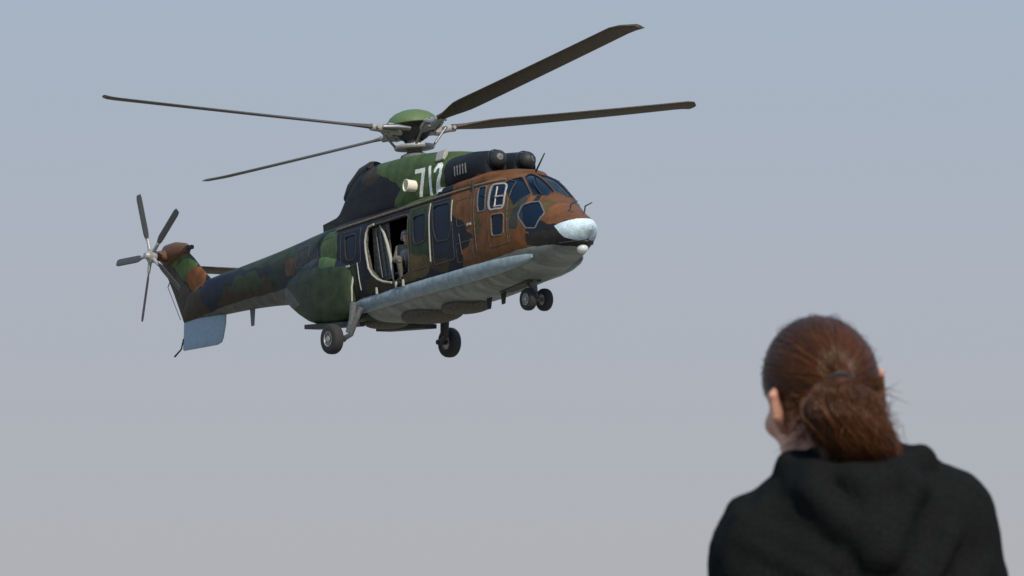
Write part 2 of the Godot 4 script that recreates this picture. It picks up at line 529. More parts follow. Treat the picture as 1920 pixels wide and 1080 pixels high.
func body(mb: MB, prims: Array, cell: float, k: float, rough: FastNoiseLite = null, amount := 0.0, col := Color.WHITE, cut := 0) -> void:
	var lo := Vector3.INF
	var hi := -Vector3.INF
	for q in prims:
		for p in ([q[1], q[2]] if q[0] == 0 else [q[1]]):
			var e: Vector3 = Vector3.ONE * (maxf(q[3], q[4]) if q[0] == 0 else float(q[6]))
			lo = lo.min(p - e); hi = hi.max(p + e)
	lo -= Vector3.ONE * (cell * 2.5 + amount); hi += Vector3.ONE * (cell * 2.5 + amount)
	var bs := 5
	var nb := Vector3i(((hi - lo) / (cell * bs)).ceil())
	var ns := nb * bs + Vector3i.ONE
	var f := PackedFloat32Array()
	f.resize(ns.x * ns.y * ns.z)
	f.fill(1e3)
	var half := cell * bs * 0.8661
	var active := []
	for bx in nb.x:
		for by in nb.y:
			for bz in nb.z:
				var mid := lo + (Vector3(bx, by, bz) + Vector3.ONE * 0.5) * cell * bs
				var near := []
				var ds := []
				var dm := 1e3
				for q in prims:
					var e := dist(mid, q) if mid.distance_to(q[5]) - q[6] < half * 2.0 + k else 1e2
					ds.append(e)
					dm = minf(dm, e)
				if dm > half * 1.6 + k + amount or dm < -half * 2.2 - k - amount: continue
				for j in prims.size():
					if ds[j] < dm + half * 3.2 + k * 1.5: near.append(prims[j])
				active.append(Vector3i(bx, by, bz))
				for x in range(bx * bs, bx * bs + bs + 1):
					for y in range(by * bs, by * bs + bs + 1):
						for z in range(bz * bs, bz * bs + bs + 1):
							var at := (x * ns.y + y) * ns.z + z
							if f[at] < 999.0: continue
							var p := lo + Vector3(x, y, z) * cell
							var d := blend(p, near, k)
							if rough: d += rough.get_noise_3dv(p) * amount
							if cut > 0: d = maxf(d, trimmed(cut, p))
							f[at] = d
	var ids := {}
	var start := mb.v.size()
	for b in active:
		for x in range(b.x * bs, b.x * bs + bs):
			for y in range(b.y * bs, b.y * bs + bs):
				for z in range(b.z * bs, b.z * bs + bs):
					var at := (x * ns.y + y) * ns.z + z
					var vals := [f[at], f[at + 1], f[at + ns.z], f[at + ns.z + 1], f[at + ns.y * ns.z], f[at + ns.y * ns.z + 1], f[at + ns.y * ns.z + ns.z], f[at + ns.y * ns.z + ns.z + 1]]
					var neg := 0
					for w in vals: neg += 1 if w < 0.0 else 0
					if neg == 0 or neg == 8: continue
					var sum := Vector3.ZERO
					var cnt := 0
					for e in [[0, 1], [2, 3], [4, 5], [6, 7], [0, 2], [1, 3], [4, 6], [5, 7], [0, 4], [1, 5], [2, 6], [3, 7]]:
						var va: float = vals[e[0]]
						var vb: float = vals[e[1]]
						if (va < 0.0) != (vb < 0.0):
							var t := va / (va - vb)
							var pa := Vector3(e[0] >> 2, (e[0] >> 1) & 1, e[0] & 1)
							var pb := Vector3(e[1] >> 2, (e[1] >> 1) & 1, e[1] & 1)
							sum += pa.lerp(pb, t)
							cnt += 1
					var g := Vector3(vals[4] + vals[5] + vals[6] + vals[7] - vals[0] - vals[1] - vals[2] - vals[3], vals[2] + vals[3] + vals[6] + vals[7] - vals[0] - vals[1] - vals[4] - vals[5], vals[1] + vals[3] + vals[5] + vals[7] - vals[0] - vals[2] - vals[4] - vals[6])
					ids[at] = mb.vert(lo + (Vector3(x, y, z) + sum / cnt) * cell, g.normalized(), Vector2.ZERO, col)
	for at in ids:
		var z: int = at % ns.z
		var y: int = (at / ns.z) % ns.y
		var sx := ns.y * ns.z
		var sy := ns.z
		var s0 := f[at] < 0.0
		for ax in 3:
			var step: int = [sx, sy, 1][ax]
			if (f[at + step] < 0.0) == s0: continue
			var u: int = [sy, 1, sx][ax]
			var w: int = [1, sx, sy][ax]
			if ids.has(at - u) and ids.has(at - w) and ids.has(at - u - w): mb.quad(ids[at], ids[at - u], ids[at - u - w], ids[at - w])

var trim_at := Vector3.ZERO
var trim_basis := Basis.IDENTITY

func trimmed(kind: int, p: Vector3) -> float:
	# where a smooth union is cut off: 1 shoe sole, 2 face opening of a helmet, 3 hairline
	if kind == 1: return 0.004 - p.y
	if kind == 2: return minf(trim_at.z - 0.045 - p.z, trim_at.y + 0.045 - p.y)
	var l := trim_basis.transposed() * (p - trim_at)
	return maxf(-0.066 + 0.5 * maxf(0.0, 0.02 - l.y) - l.z - 0.5 * maxf(l.y - 0.03, 0.0), (-0.020 - l.y - 1.6 * maxf(0.0, l.z - 0.040)) * 0.5)

func hand(mb: MB, wrist: Vector3, dir: Vector3, palm: Vector3, thumb: Vector3, cell: float) -> void:
	# a relaxed hand: palm, four bent fingers of unequal length and a thumb from the side of the palm
	var across := thumb
	var prims := [cap(wrist - dir * 0.02, wrist + dir * 0.015, 0.024, 0.024), cap(wrist + dir * 0.03 + across * 0.018, wrist + dir * 0.085 + across * 0.024, 0.016, 0.013), cap(wrist + dir * 0.03 - across * 0.018, wrist + dir * 0.08 - across * 0.026, 0.016, 0.013), cap(wrist + dir * 0.03, wrist + dir * 0.085, 0.018, 0.014)]
	for q in prims: q[7] = 0.02
	var lens := [0.070, 0.079, 0.073, 0.056]
	for j in 4:
		var root := wrist + dir * (0.086 - 0.004 * absf(j - 1.2)) + across * (0.030 - 0.0205 * j)
		var a: Vector3 = root + (dir * 0.93 + palm * 0.36).normalized() * (lens[j] * 0.48)
		var b: Vector3 = a + (dir * 0.70 + palm * 0.71).normalized() * (lens[j] * 0.30)
		var c: Vector3 = b + (dir * 0.42 + palm * 0.90).normalized() * (lens[j] * 0.24)
		prims.append(cap(root, a, 0.0092, 0.0082, 0.004)); prims.append(cap(a, b, 0.0082, 0.0076, 0.004)); prims.append(cap(b, c, 0.0076, 0.0066, 0.004))
	var t0 := wrist + dir * 0.025 + across * 0.026
	var t1 := t0 + (dir * 0.75 + across * 0.6 + palm * 0.3).normalized() * 0.042
	var t2 := t1 + (dir * 0.95 + across * 0.15 + palm * 0.35).normalized() * 0.032
	prims.append(cap(t0, t1, 0.014, 0.0105, 0.008)); prims.append(cap(t1, t2, 0.0105, 0.0085, 0.004))
	body(mb, prims, cell, 0.004)

func head_prims(at: Vector3, b: Basis) -> Array:
	# face towards -Z of the basis, at = middle of the skull
	var out := []
	for q in [[0, 0.012, 0.012, 0.074, 0.088, 0.092], [0, -0.045, -0.030, 0.060, 0.078, 0.062]]:
		out.append(ell(at + b * Vector3(q[0], q[1], q[2]), Vector3(q[3], q[4], q[5]), b, 0.03))
	out.append(cap(at + b * Vector3(-0.022, -0.112, -0.066), at + b * Vector3(0.022, -0.112, -0.066), 0.019, 0.019, 0.03))
	for s in [-1.0, 1.0]:
		out.append(cap(at + b * Vector3(0.050 * s, -0.075, 0.0), at + b * Vector3(0.022 * s, -0.110, -0.062), 0.020, 0.018, 0.03))
		out.append(cap(at + b * Vector3(0.014 * s, 0.008, -0.086), at + b * Vector3(0.044 * s, 0.010, -0.074), 0.010, 0.008, 0.012))
		out.append(ell(at + b * Vector3(0.044 * s, -0.038, -0.068), Vector3(0.018, 0.016, 0.016), b, 0.02))
		out.append(ell(at + b * Vector3(0.031 * s, -0.014, -0.079), Vector3(0.014, 0.009, 0.008), b, 0.004))
		# ear: rim, lobe and bowl
		var e := Basis(b * Vector3(0, 1, 0), 0.35 * s) * b
		out.append(cap(at + b * Vector3(0.076 * s, 0.016, 0.018), at + b * Vector3(0.093 * s, 0.009, 0.030), 0.006, 0.0058, 0.005))
		out.append(cap(at + b * Vector3(0.093 * s, 0.009, 0.030), at + b * Vector3(0.091 * s, -0.024, 0.024), 0.0058, 0.0058, 0.005))
		out.append(cap(at + b * Vector3(0.091 * s, -0.024, 0.024), at + b * Vector3(0.075 * s, -0.044, 0.006), 0.0058, 0.008, 0.005))
		out.append(ell(at + b * Vector3(0.084 * s, -0.008, 0.021), Vector3(0.006, 0.026, 0.014), Basis(b * Vector3(0, 1, 0), 0.9 * s) * b, 0.005))
		out.append(ell(at + b * Vector3(0.076 * s, -0.010, 0.012), Vector3(0.006, 0.026, 0.014), e, 0.006))
	out.append(cap(at + b * Vector3(0, -0.004, -0.090), at + b * Vector3(0, -0.044, -0.108), 0.008, 0.0115, 0.012))
	out.append(cap(at + b * Vector3(-0.012, -0.050, -0.094), at + b * Vector3(0.012, -0.050, -0.094), 0.008, 0.008, 0.008))
	out.append(cap(at + b * Vector3(-0.018, -0.076, -0.086), at + b * Vector3(0.018, -0.076, -0.086), 0.0065, 0.0065, 0.006))
	out.append(cap(at + b * Vector3(-0.015, -0.086, -0.084), at + b * Vector3(0.015, -0.086, -0.084), 0.0075, 0.0075, 0.006))
	return out

# ------------------------------------------------------------------ materials
func mat(col: Color, rough: float, metal := 0.0, spec := 0.5) -> StandardMaterial3D:
	var m := StandardMaterial3D.new()
	m.albedo_color = col
	m.roughness = rough
	m.metallic = metal
	m.metallic_specular = spec
	return m

func noise_tex(freq: float, a: Color, b: Color, octaves := 4, sd := 1) -> NoiseTexture2D:
	var t := NoiseTexture2D.new()
	var nz := FastNoiseLite.new()
	nz.seed = sd; nz.frequency = freq; nz.fractal_octaves = octaves
	t.width = 512; t.height = 512; t.seamless = true; t.noise = nz
	var g := Gradient.new()
	g.set_color(0, a); g.set_color(1, b)
	t.color_ramp = g
	return t

func grained(col: Color, rough: float, metal := 0.0, vary := 0.35, size := 1.5) -> StandardMaterial3D:
	var m := mat(Color.WHITE, rough, metal)
	m.albedo_texture = noise_tex(0.02, col.darkened(vary), col.lightened(vary * 0.3), 5, int(col.h * 900.0) + int(rough * 100.0))
	m.uv1_triplanar = true
	m.uv1_scale = Vector3.ONE * size
	return m

func make_materials() -> void:
	var p := mat(Color.WHITE, 0.55)
	p.albedo_texture = make_paint()
	p.texture_repeat = false
	p.roughness_texture = noise_tex(0.03, Color(0.72, 0.72, 0.72), Color(1, 1, 1), 4, 21)
	p.roughness_texture_channel = BaseMaterial3D.TEXTURE_CHANNEL_RED
	p.roughness = 0.62
	p.metallic_specular = 0.28
	M.paint = p
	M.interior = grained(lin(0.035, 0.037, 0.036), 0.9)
	M.black = grained(lin(0.016, 0.017, 0.019), 0.6)
	M.rubber = grained(lin(0.022, 0.022, 0.023), 0.85, 0.0, 0.3, 4.0)
	M.steel = grained(lin(0.34, 0.34, 0.35), 0.38, 0.9, 0.3, 3.0)
	M.alloy = grained(lin(0.50, 0.48, 0.48), 0.45, 0.2, 0.3, 3.0)
	M.blade = grained(lin(0.078, 0.055, 0.034), 0.6, 0.0, 0.3, 0.8)
	M.tail_blade = grained(lin(0.075, 0.075, 0.078), 0.55, 0.0, 0.3, 2.0)
	M.pale = grained(lin(0.26, 0.36, 0.47), 0.5, 0.0, 0.08, 0.6)
	M.side = grained(lin(0.27, 0.35, 0.40), 0.28, 0.0, 0.25, 0.5)
	M.brown = grained(lin(0.138, 0.058, 0.025), 0.6)
	M.green = grained(lin(0.100, 0.170, 0.052), 0.6, 0.0, 0.3, 2.5)
	M.tan = grained(lin(0.22, 0.155, 0.095), 0.6)
	M.trim = grained(lin(0.50, 0.50, 0.44), 0.6, 0.0, 0.35, 3.0)
	M.grey = grained(lin(0.15, 0.155, 0.165), 0.6)
	M.white = grained(lin(0.72, 0.72, 0.68), 0.5)
	M.hot = grained(lin(0.86, 0.82, 0.70), 0.5, 0.0, 0.12, 5.0)
	M.grime = grained(lin(0.090, 0.078, 0.062), 0.75, 0.0, 0.45, 1.2)
	var g := mat(lin(0.008, 0.018, 0.040), 0.05)
	g.transparency = BaseMaterial3D.TRANSPARENCY_ALPHA
	g.albedo_color.a = 0.80
	g.metallic_specular = 0.3
	M.glass = g
	M.lens = mat(lin(0.7, 0.72, 0.74), 0.08, 0.2)

# ------------------------------------------------------------------ helicopter
func build_helicopter() -> void:
	heli = Node3D.new()
	heli.name = "helicopter"
	add_child(heli)
	heli.set_meta("label", "camouflaged military helicopter numbered 712 flying with its cabin door open")
	heli.set_meta("category", "helicopter")
	heli.transform = Transform3D(Basis(Vector3(0.56252, 0.07918, 0.82298), Vector3(-0.06894, 0.99643, -0.04874), Vector3(-0.82390, -0.02932, 0.56597)).orthonormalized(), Vector3(-2.101, 16.203, -113.955))

	# openings as [name, outline, glazed, frame width, frame material]
	var doorway := rounded(angle_poly([-0.56, 27, 1.02, 27, 0.98, -4, 0.92, -11, 0.30, -16, -0.18, -10, -0.50, -1, -0.63, 6]), 0.15)
	var list := []
	list.append(["window", rounded(side_poly([3.97, -1.92, 4.36, -1.97, 4.42, -2.48, 3.97, -2.44])), M.alloy, 0.035])
	list.append(["window", rounded(side_poly([3.55, -1.90, 3.80, -1.90, 3.86, -2.42, 3.60, -2.42])), M.grey, 0.022])
	list.append(["window", rounded(angle_poly([4.27, 44, 4.46, 70, 4.90, 51, 4.68, 22]), 0.1), M.black, 0.013])
	list.append(["window", rounded(angle_poly([4.86, 27, 5.12, 50, 5.33, 34, 5.20, 1, 4.98, 0, 4.80, 12]), 0.15), M.grey, 0.024])
	list.append(["window", rounded(side_poly([4.04, -2.57, 4.44, -2.60, 4.38, -3.02, 4.03, -2.99])), M.tan, 0.022])
	list.append(["window", rounded(side_poly([1.96, -2.01, 2.60, -2.03, 2.62, -2.80, 1.97, -2.76])), M.black, 0.03])
	list.append(["window", rounded(side_poly([1.22, -2.10, 1.70, -2.10, 1.67, -2.68, 1.20, -2.68])), M.black, 0.03])
	list.append(["window", rounded(side_poly([-1.45, -2.06, -1.00, -2.07, -1.04, -2.60, -1.42, -2.58])), M.black, 0.025])
	var panes := []
	for o in list:
		panes.append(o)
		panes.append([o[0], mirrored(o[1]), o[2], o[3]])
	var screen := rounded(angle_poly([4.50, 73, 4.34, 88.6, 5.03, 88.6, 5.10, 70, 4.95, 52.5]), 0.08)
	panes.append(["windscreen", screen, M.black, 0.013])
	panes.append(["windscreen", mirrored(screen), M.black, 0.013])
	var holes := [doorway]
	for o in panes: holes.append(o[1])

	var fus := MB.new()
	skin_grid(fus, -4.6, 6.18, 135, 90, 0.0, holes)
	ball(fus, Vector3(6.165, -3.16, 0), Vector3(0.03, 0.065, 0.065), 14)
	fus.planar_uv()
	var fuselage := put("fuselage", fus, M.paint, heli)
	var boom := MB.new()
	skin_grid(boom, -9.8, -4.6, 45, 48, 0.0, [])
	boom.planar_uv()
	put("tail_boom", boom, M.paint, heli)
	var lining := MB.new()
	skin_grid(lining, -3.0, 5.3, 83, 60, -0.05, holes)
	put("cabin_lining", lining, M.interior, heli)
	for o in panes:
		var glass := MB.new()
		skin_patch(glass, o[1], -0.016)
		var pane := put(o[0], glass, M.glass, fuselage)
		var fr := MB.new()
		skin_frame(fr, o[1], o[3], 0.010, 0.045)
		put("window_frame", fr, o[2], fuselage)
	# white inner frame of the sliding pilot's window
	for s in [1.0, -1.0]:
		var bar := MB.new()
		for e in [[4.14, -1.98, 4.16, -2.42], [4.14, -2.40, 4.38, -2.42], [4.15, -2.20, 4.36, -2.21]]:
			var pa := ring_point(e[0], params(e[0]), deg_of(e[0], e[1]))
			var pb := ring_point(e[2], params(e[2]), deg_of(e[2], e[3]))
			pa.z *= s; pb.z *= s
			tube(bar, [pa, pb], [0.022, 0.022], 6)
		put("window_bar", bar, M.alloy, fuselage)

	# doorway trim, lining panel, cabin fittings
	var rim := MB.new()
	skin_frame(rim, doorway, 0.02, 0.008, 0.06)
	put("doorway_frame", rim, M.grime, fuselage)
	var seal := MB.new()
	var path := []
	var rad := []
	for p in [[-0.30, 27.0], [-0.50, 25.5], [-0.57, 18.0], [-0.605, 10.0], [-0.60, 4.0], [-0.53, -0.5], [-0.40, -4.5], [-0.22, -9.0], [-0.02, -12.5], [0.28, -15.8]]:
		var q := params(p[0])
		path.append(ring_point(p[0], q, p[1]) + skin_normal(p[0], q, p[1]) * 0.02)
		rad.append(0.024)
	tube(seal, path, rad, 8)
	put("door_seal", seal, M.trim, heli, "pale strip curving round the rear edge of the cabin doorway")
	var strip := MB.new()
	tube(strip, [Vector3(-0.16, -2.04, 0.90), Vector3(-0.02, -2.22, 0.91), Vector3(0.10, -2.48, 0.92), Vector3(0.18, -2.76, 0.92), Vector3(0.22, -3.02, 0.92), Vector3(0.22, -3.30, 0.90)], [0.02, 0.03, 0.036, 0.04, 0.036, 0.016], 8)
	put("door_strip", strip, M.trim, heli, "broad pale strip hanging inside the doorway")
	var dp := MB.new()
	box(dp, Vector3(-0.22, -2.62, 0.84), Vector3(0.66, 1.2, 0.03))
	put("door_panel", dp, M.grime, heli)
	for e in [[-0.36, 0.02], [-0.20, 0.014], [-0.05, 0.02]]:
		var ribm := MB.new()
		tube(ribm, [Vector3(e[0], -2.1, 0.875), Vector3(e[0] + 0.06, -2.6, 0.88), Vector3(e[0] + 0.14, -3.15, 0.875)], [e[1], e[1], e[1]], 6)
		put("panel_rib", ribm, M.grey, heli)
	var flo := MB.new()
	box(flo, Vector3(0.85, -3.46, 0), Vector3(6.7, 0.06, 1.66))
	put("cabin_floor", flo, M.interior, heli)
	var bulk := MB.new()
	box(bulk, Vector3(-2.7, -2.6, 0), Vector3(0.05, 1.5, 1.4))
	put("bulkhead", bulk, M.interior, heli)
	for s in [0.62, -0.62]:
		var bh := MB.new()
		box(bh, Vector3(3.35, -2.55, s), Vector3(0.05, 1.7, 0.56))
		put("bulkhead", bh, M.interior, heli)
	for s in [0.48, -0.48]:
		var seat := MB.new()
		box(seat, Vector3(3.95, -3.05, s), Vector3(0.48, 0.14, 0.46), Basis.IDENTITY, 0.04)
		box(seat, Vector3(3.70, -2.62, s), Vector3(0.14, 0.8, 0.46), Basis(Vector3(0, 0, 1), 0.12), 0.04)
		box(seat, Vector3(3.95, -3.28, s), Vector3(0.3, 0.34, 0.3))
		put("pilot_seat", seat, M.black, heli)
	var dash := MB.new()
	box(dash, Vector3(4.78, -2.72, 0), Vector3(0.4, 0.3, 1.1), Basis(Vector3(0, 0, 1), -0.4), 0.05)
	put("instrument_panel", dash, M.black, heli)
	var stool := MB.new()
	box(stool, Vector3(0.42, -3.14, 0.68), Vector3(0.42, 0.08, 0.40), Basis.IDENTITY, 0.03)
	for s in [[0.28, 0.54], [0.58, 0.54], [0.28, 0.82], [0.58, 0.82]]: tube(stool, [Vector3(s[0], -3.20, s[1]), Vector3(s[0], -3.46, s[1])], [0.016, 0.016], 6)
	put("crew_seat", stool, M.black, heli)

	# rails, gutters and door edges standing proud of the skin
	for s in [1.0, -1.0]:
		var rail := MB.new()
		var rp := []
		var rr := []
		for k in 25:
			var x := lerpf(-1.9, 4.25, k / 24.0)
			var y := -1.84 if x < 3.4 else -1.84 - 0.015 * (x - 3.4)
			var q := params(x)
			var a := deg_of(x, y)
			var p := ring_point(x, q, a) + skin_normal(x, q, a) * 0.018
			p.z *= s
			rp.append(p); rr.append(0.028)
		tube(rail, rp, rr, 8)
		put("door_rail", rail, M.tan, heli)
		for e in [[1.85, -1.93, 1.80, -3.15, 0.02], [2.68, -2.00, 2.66, -2.45, 0.016], [3.45, -1.86, 3.48, -3.2, 0.012], [4.52, -2.1, 4.50, -3.2, 0.012], [2.9, -2.75, 2.96, -3.2, 0.012], [-0.98, -2.7, -0.92, -3.3, 0.014]]:
			var st := MB.new()
			var sp := []
			for k in 6:
				var x := lerpf(e[0], e[2], k / 5.0)
				var y := lerpf(e[1], e[3], k / 5.0)
				var q := params(x)
				var a := deg_of(x, y)
				var p := ring_point(x, q, a) + skin_normal(x, q, a) * 0.004
				p.z *= s
				sp.append(p)
			tube(st, sp, [e[4], e[4], e[4], e[4], e[4], e[4]], 6)
			put("door_edge", st, M.trim if e[4] > 0.013 else M.grime, heli)
		for e in [[3.28, -2.62], [-1.35, -2.72], [-1.9, -2.72]]:
			var hb := MB.new()
			var q := params(e[0])
			var p := ring_point(e[0], q, deg_of(e[0], e[1]))
			p.z *= s
			box(hb, p, Vector3(0.16, 0.06, 0.05))
			put("handle", hb, M.alloy, heli)

	for e in [[3.90, -1.82, 4.50, -1.93, 4.56, -3.22, 3.92, -3.22], [1.10, -1.94, 1.78, -1.94, 1.76, -3.22, 1.08, -3.22], [1.92, -1.92, 2.66, -1.94, 2.68, -3.24, 1.92, -3.24], [2.76, -2.95, 3.34, -2.95, 3.34, -3.34, 2.76, -3.34], [2.84, -2.05, 3.36, -2.05, 3.36, -2.6, 2.84, -2.6], [-1.62, -1.96, -0.84, -1.96, -0.84, -2.72, -1.62, -2.72], [-2.7, -1.95, -2.0, -1.93, -2.0, -2.45, -2.7, -2.4], [-3.9, -1.95, -3.2, -1.92, -3.2, -2.4, -3.9, -2.3]]:
		for s in 2:
			var seam := MB.new()
			var ol := rounded(side_poly(e), 0.08)
			skin_frame(seam, ol if s == 0 else mirrored(ol), 0.008, 0.006, 0.004, 0.008)
			put("panel_seam", seam, M.grime, fuselage)
	# upper works: gearbox fairing, engine cowls, intakes, exhausts
	var cow := MB.new()
	var rings := []
	for e in [[2.28, -0.98, 0.62], [2.25, -0.88, 0.70], [2.12, -0.83, 0.74], [1.5, -0.72, 0.77], [0.9, -0.65, 0.78], [0.0, -0.59, 0.80], [-0.7, -0.56, 0.78], [-1.25, -0.60, 0.72], [-1.65, -0.78, 0.66], [-1.95, -1.02, 0.60], [-2.3, -1.36, 0.52], [-2.75, -1.58, 0.42], [-3.3, -1.72, 0.3]]:
		rings.append(super_ring(e[0], e[1], -1.9, e[2], -1.45, 3.9, 0.0, 56))
	loft(cow, rings)
	cow.planar_uv()
	put("gearbox_fairing", cow, M.paint, heli)
	for s in [1.0, -1.0]:
		var nac := MB.new()
		rings = []
		for e in [[1.75, -1.02, 0.44], [2.4, -0.99, 0.43], [3.0, -1.01, 0.40], [3.35, -1.06, 0.34], [3.5, -1.12, 0.27]]:
			rings.append(super_ring(e[0], e[1], -1.75, e[2], -1.36, 2.4, 0.37 * s))
		loft(nac, rings)
		nac.planar_uv()
		put("engine_cowl", nac, M.paint, heli)
		var itk := MB.new()
		ball(itk, Vector3(3.58, -1.28, 0.36 * s), Vector3(0.21, 0.195, 0.195), 20)
		lathe(itk, [Vector2(0.205, -0.06), Vector2(0.222, -0.02), Vector2(0.222, 0.02), Vector2(0.205, 0.06)], Vector3(3.50, -1.28, 0.36 * s), Vector3.RIGHT, 24)
		var ball_part := put("engine_intake", itk, M.black, heli)
		var ring := MB.new()
		lathe(ring, [Vector2(0.04, 0.180), Vector2(0.07, 0.180), Vector2(0.07, 0.196), Vector2(0.04, 0.204), Vector2(0.0, 0.204)], Vector3(3.58, -1.28, 0.36 * s), Vector3(0.9, 0.1, 0.3 * s), 16)
		put("intake_cap", ring, M.grey, ball_part)
		var ex := MB.new()
		var ax := Vector3(-0.12, 0.10, 1.0 * s).normalized()
		lathe(ex, [Vector2(0.125, -0.25), Vector2(0.125, 0.10), Vector2(0.135, 0.13), Vector2(0.135, 0.145), Vector2(0.12, 0.145), Vector2(0.115, 0.10), Vector2(0.11, 0.02), Vector2(0.0, 0.02)], Vector3(1.04, -1.40, 0.84 * s), ax, 24)
		put("exhaust_pipe", ex, M.hot, heli)
		var grille := MB.new()
		for k in 5: box(grille, Vector3(2.62 + 0.1 * k, -1.38, 0.80 * s), Vector3(0.035, 0.22, 0.03))
		put("cooling_grille", grille, M.grey, heli)
		var deck := MB.new()
		rings = []
		for e in [[4.25, -1.64, 0.28], [4.05, -1.56, 0.55], [3.6, -1.52, 0.80], [2.6, -1.55, 0.86], [2.0, -1.58, 0.84]]: rings.append(super_ring(e[0], e[1], -1.9, e[2], -1.75, 3.0))
		if s > 0.0:
			loft(deck, rings)
			deck.planar_uv()
			put("cockpit_roof_fairing", deck, M.paint, heli)
	var vent := MB.new()
	box(vent, Vector3(1.98, -0.93, 0.66), Vector3(0.30, 0.22, 0.1), Basis(Vector3(1, 0, 0), -0.35))
	put("fairing_panel", vent, M.trim, heli)
	var scoop := MB.new()
	loft(scoop, [super_ring(-1.05, -0.46, -0.75, 0.22, -0.62, 2.4, 0.34), super_ring(-1.35, -0.52, -0.85, 0.26, -0.68, 2.4, 0.34), super_ring(-1.85, -0.76, -1.1, 0.24, -0.95, 2.4, 0.34), super_ring(-2.05, -0.98, -1.2, 0.2, -1.1, 2.4, 0.34)])
	put("oil_cooler_scoop", scoop, M.black, heli)

	# main rotor
	var mast := MB.new()
	lathe(mast, [Vector2(0.36, -0.66), Vector2(0.30, -0.52), Vector2(0.17, -0.46), Vector2(0.15, -0.16), Vector2(0.30, -0.12), Vector2(0.30, 0.06), Vector2(0.16, 0.10), Vector2(0.16, 0.2)], Vector3.ZERO, Vector3.UP, 28)
	put("rotor_mast", mast, M.grey, heli)
	var dome := MB.new()
	lathe(dome, [Vector2(0.52, 0.11), Vector2(0.565, 0.13), Vector2(0.565, 0.16), Vector2(0.54, 0.225), Vector2(0.48, 0.31), Vector2(0.38, 0.385), Vector2(0.24, 0.44), Vector2(0.1, 0.463), Vector2(0.0, 0.468)], Vector3.ZERO, Vector3(-0.03, 1, 0.02), 36)
	put("rotor_dome", dome, M.green, heli)
	var under := MB.new()
	lathe(under, [Vector2(0.20, -0.20), Vector2(0.30, -0.14), Vector2(0.40, 0.0), Vector2(0.47, 0.07), Vector2(0.53, 0.115)], Vector3.ZERO, Vector3(-0.03, 1, 0.02), 36)
	put("dome_underside", under, M.black, heli)
	for e in [[-2.25, 0.0905], [-92.32, 0.131], [177.75, 0.0485], [87.68, 0.038]]:
		var az := deg_to_rad(e[0])
		var out := Vector3(cos(az), 0, sin(az))
		var lead := Vector3.UP.cross(out) * -1.0       # turns clockwise seen from above
		var slope: float = e[1]
		var blade := MB.new()
		rings = []
		for k in 31:
			var t := k / 30.0
			var r := lerpf(0.98, 7.8, t)
			var chord := 0.51
			if t < 0.16: chord = lerpf(0.18, 0.51, smoothstep(0.0, 0.16, t))
			var sweep := 0.0
			if t > 0.955:
				sweep = (t - 0.955) / 0.045 * 0.16
				chord -= (t - 0.955) / 0.045 * 0.24
			var pitch := deg_to_rad(lerpf(15.0, 9.0, t))
			var up := Vector3.UP
			var cdir := lead * cos(pitch) + up * sin(pitch)
			var ndir := up * cos(pitch) - lead * sin(pitch)
			var mid := out * r + up * (slope * r * 0.92 + 0.0105 * slope * r * r)
			var thick := 0.062 if t > 0.1 else lerpf(0.11, 0.062, t / 0.1)
			var ring := []
			for w in 20:
				var a := TAU * w / 20.0
				var cx := 0.5 * cos(a)
				var th := thick * sin(a) * (0.62 + 0.38 * cos(a)) * (1.25 if sin(a) > 0 else 0.75)
				ring.append(mid + cdir * ((cx + 0.18) * chord - sweep) + ndir * th * 0.72)
			rings.append(ring)
		loft(blade, rings)
		put("main_rotor_blade", blade, M.blade, heli)
		var arm := MB.new()
		var lift := Vector3.UP * slope
		tube(arm, [out * 0.22, (out + lift) * 0.48, (out + lift) * 0.75, (out + lift) * 0.9, (out + lift) * 1.10], [0.10, 0.12, 0.11, 0.085, 0.08], 12)
		box(arm, (out + lift) * 0.62, Vector3(0.26, 0.24, 0.22), Basis(out, Vector3.UP, out.cross(Vector3.UP)), 0.04)
		tube(arm, [(out + lift) * 1.0 + lead * 0.15, (out + lift) * 1.0 - lead * 0.15], [0.04, 0.04], 8)
		var hubm := put("blade_sleeve", arm, M.alloy, heli)
		var damp := MB.new()
		tube(damp, [out * 0.30 - lead * 0.30 + Vector3.UP * 0.0, (out + lift) * 0.60 - lead * 0.24, (out + lift) * 0.88 - lead * 0.13], [0.055, 0.07, 0.05], 10)
		put("lag_damper", damp, M.steel, hubm)
		var link := MB.new()
		tube(link, [(out + lift) * 0.72 + lead * 0.20, out * 0.34 + lead * 0.20 - Vector3.UP * 0.34], [0.028, 0.028], 8)
		tube(link, [(out + lift) * 0.72 + lead * 0.22, (out + lift) * 0.72], [0.035, 0.05], 8)
		put("pitch_link", link, M.steel, hubm)
	var plate := MB.new()
	lathe(plate, [Vector2(0.16, -0.40), Vector2(0.42, -0.38), Vector2(0.44, -0.34), Vector2(0.42, -0.30), Vector2(0.16, -0.28)], Vector3.ZERO, Vector3(0.03, 1, 0.02), 28)
	put("swash_plate", plate, M.alloy, heli)

	# tail: fin, ventral fin, stabiliser, gearbox, tail rotor
	var fin := MB.new()
	rings = []
	for e in [[-2.55, -8.4, -9.80, 0.09], [-2.2, -8.2, -9.98, 0.13], [-1.80, -8.45, -10.18, 0.14], [-1.45, -8.88, -10.38, 0.13], [-1.15, -9.20, -10.56, 0.12], [-0.98, -9.42, -10.64, 0.12], [-0.84, -9.60, -10.60, 0.10], [-0.78, -9.80, -10.45, 0.04]]:
		var ring := []
		for w in 22:
			var a := TAU * w / 22.0
			var cx := 0.5 + 0.5 * cos(a)
			ring.append(Vector3(lerpf(e[2], e[1], cx), e[0], e[3] * sin(a) * (0.55 + 0.5 * cx)))
		rings.append(ring)
	loft(fin, rings)
	fin.planar_uv()
	put("tail_fin", fin, M.paint, heli)
	var ven := MB.new()
	rings = []
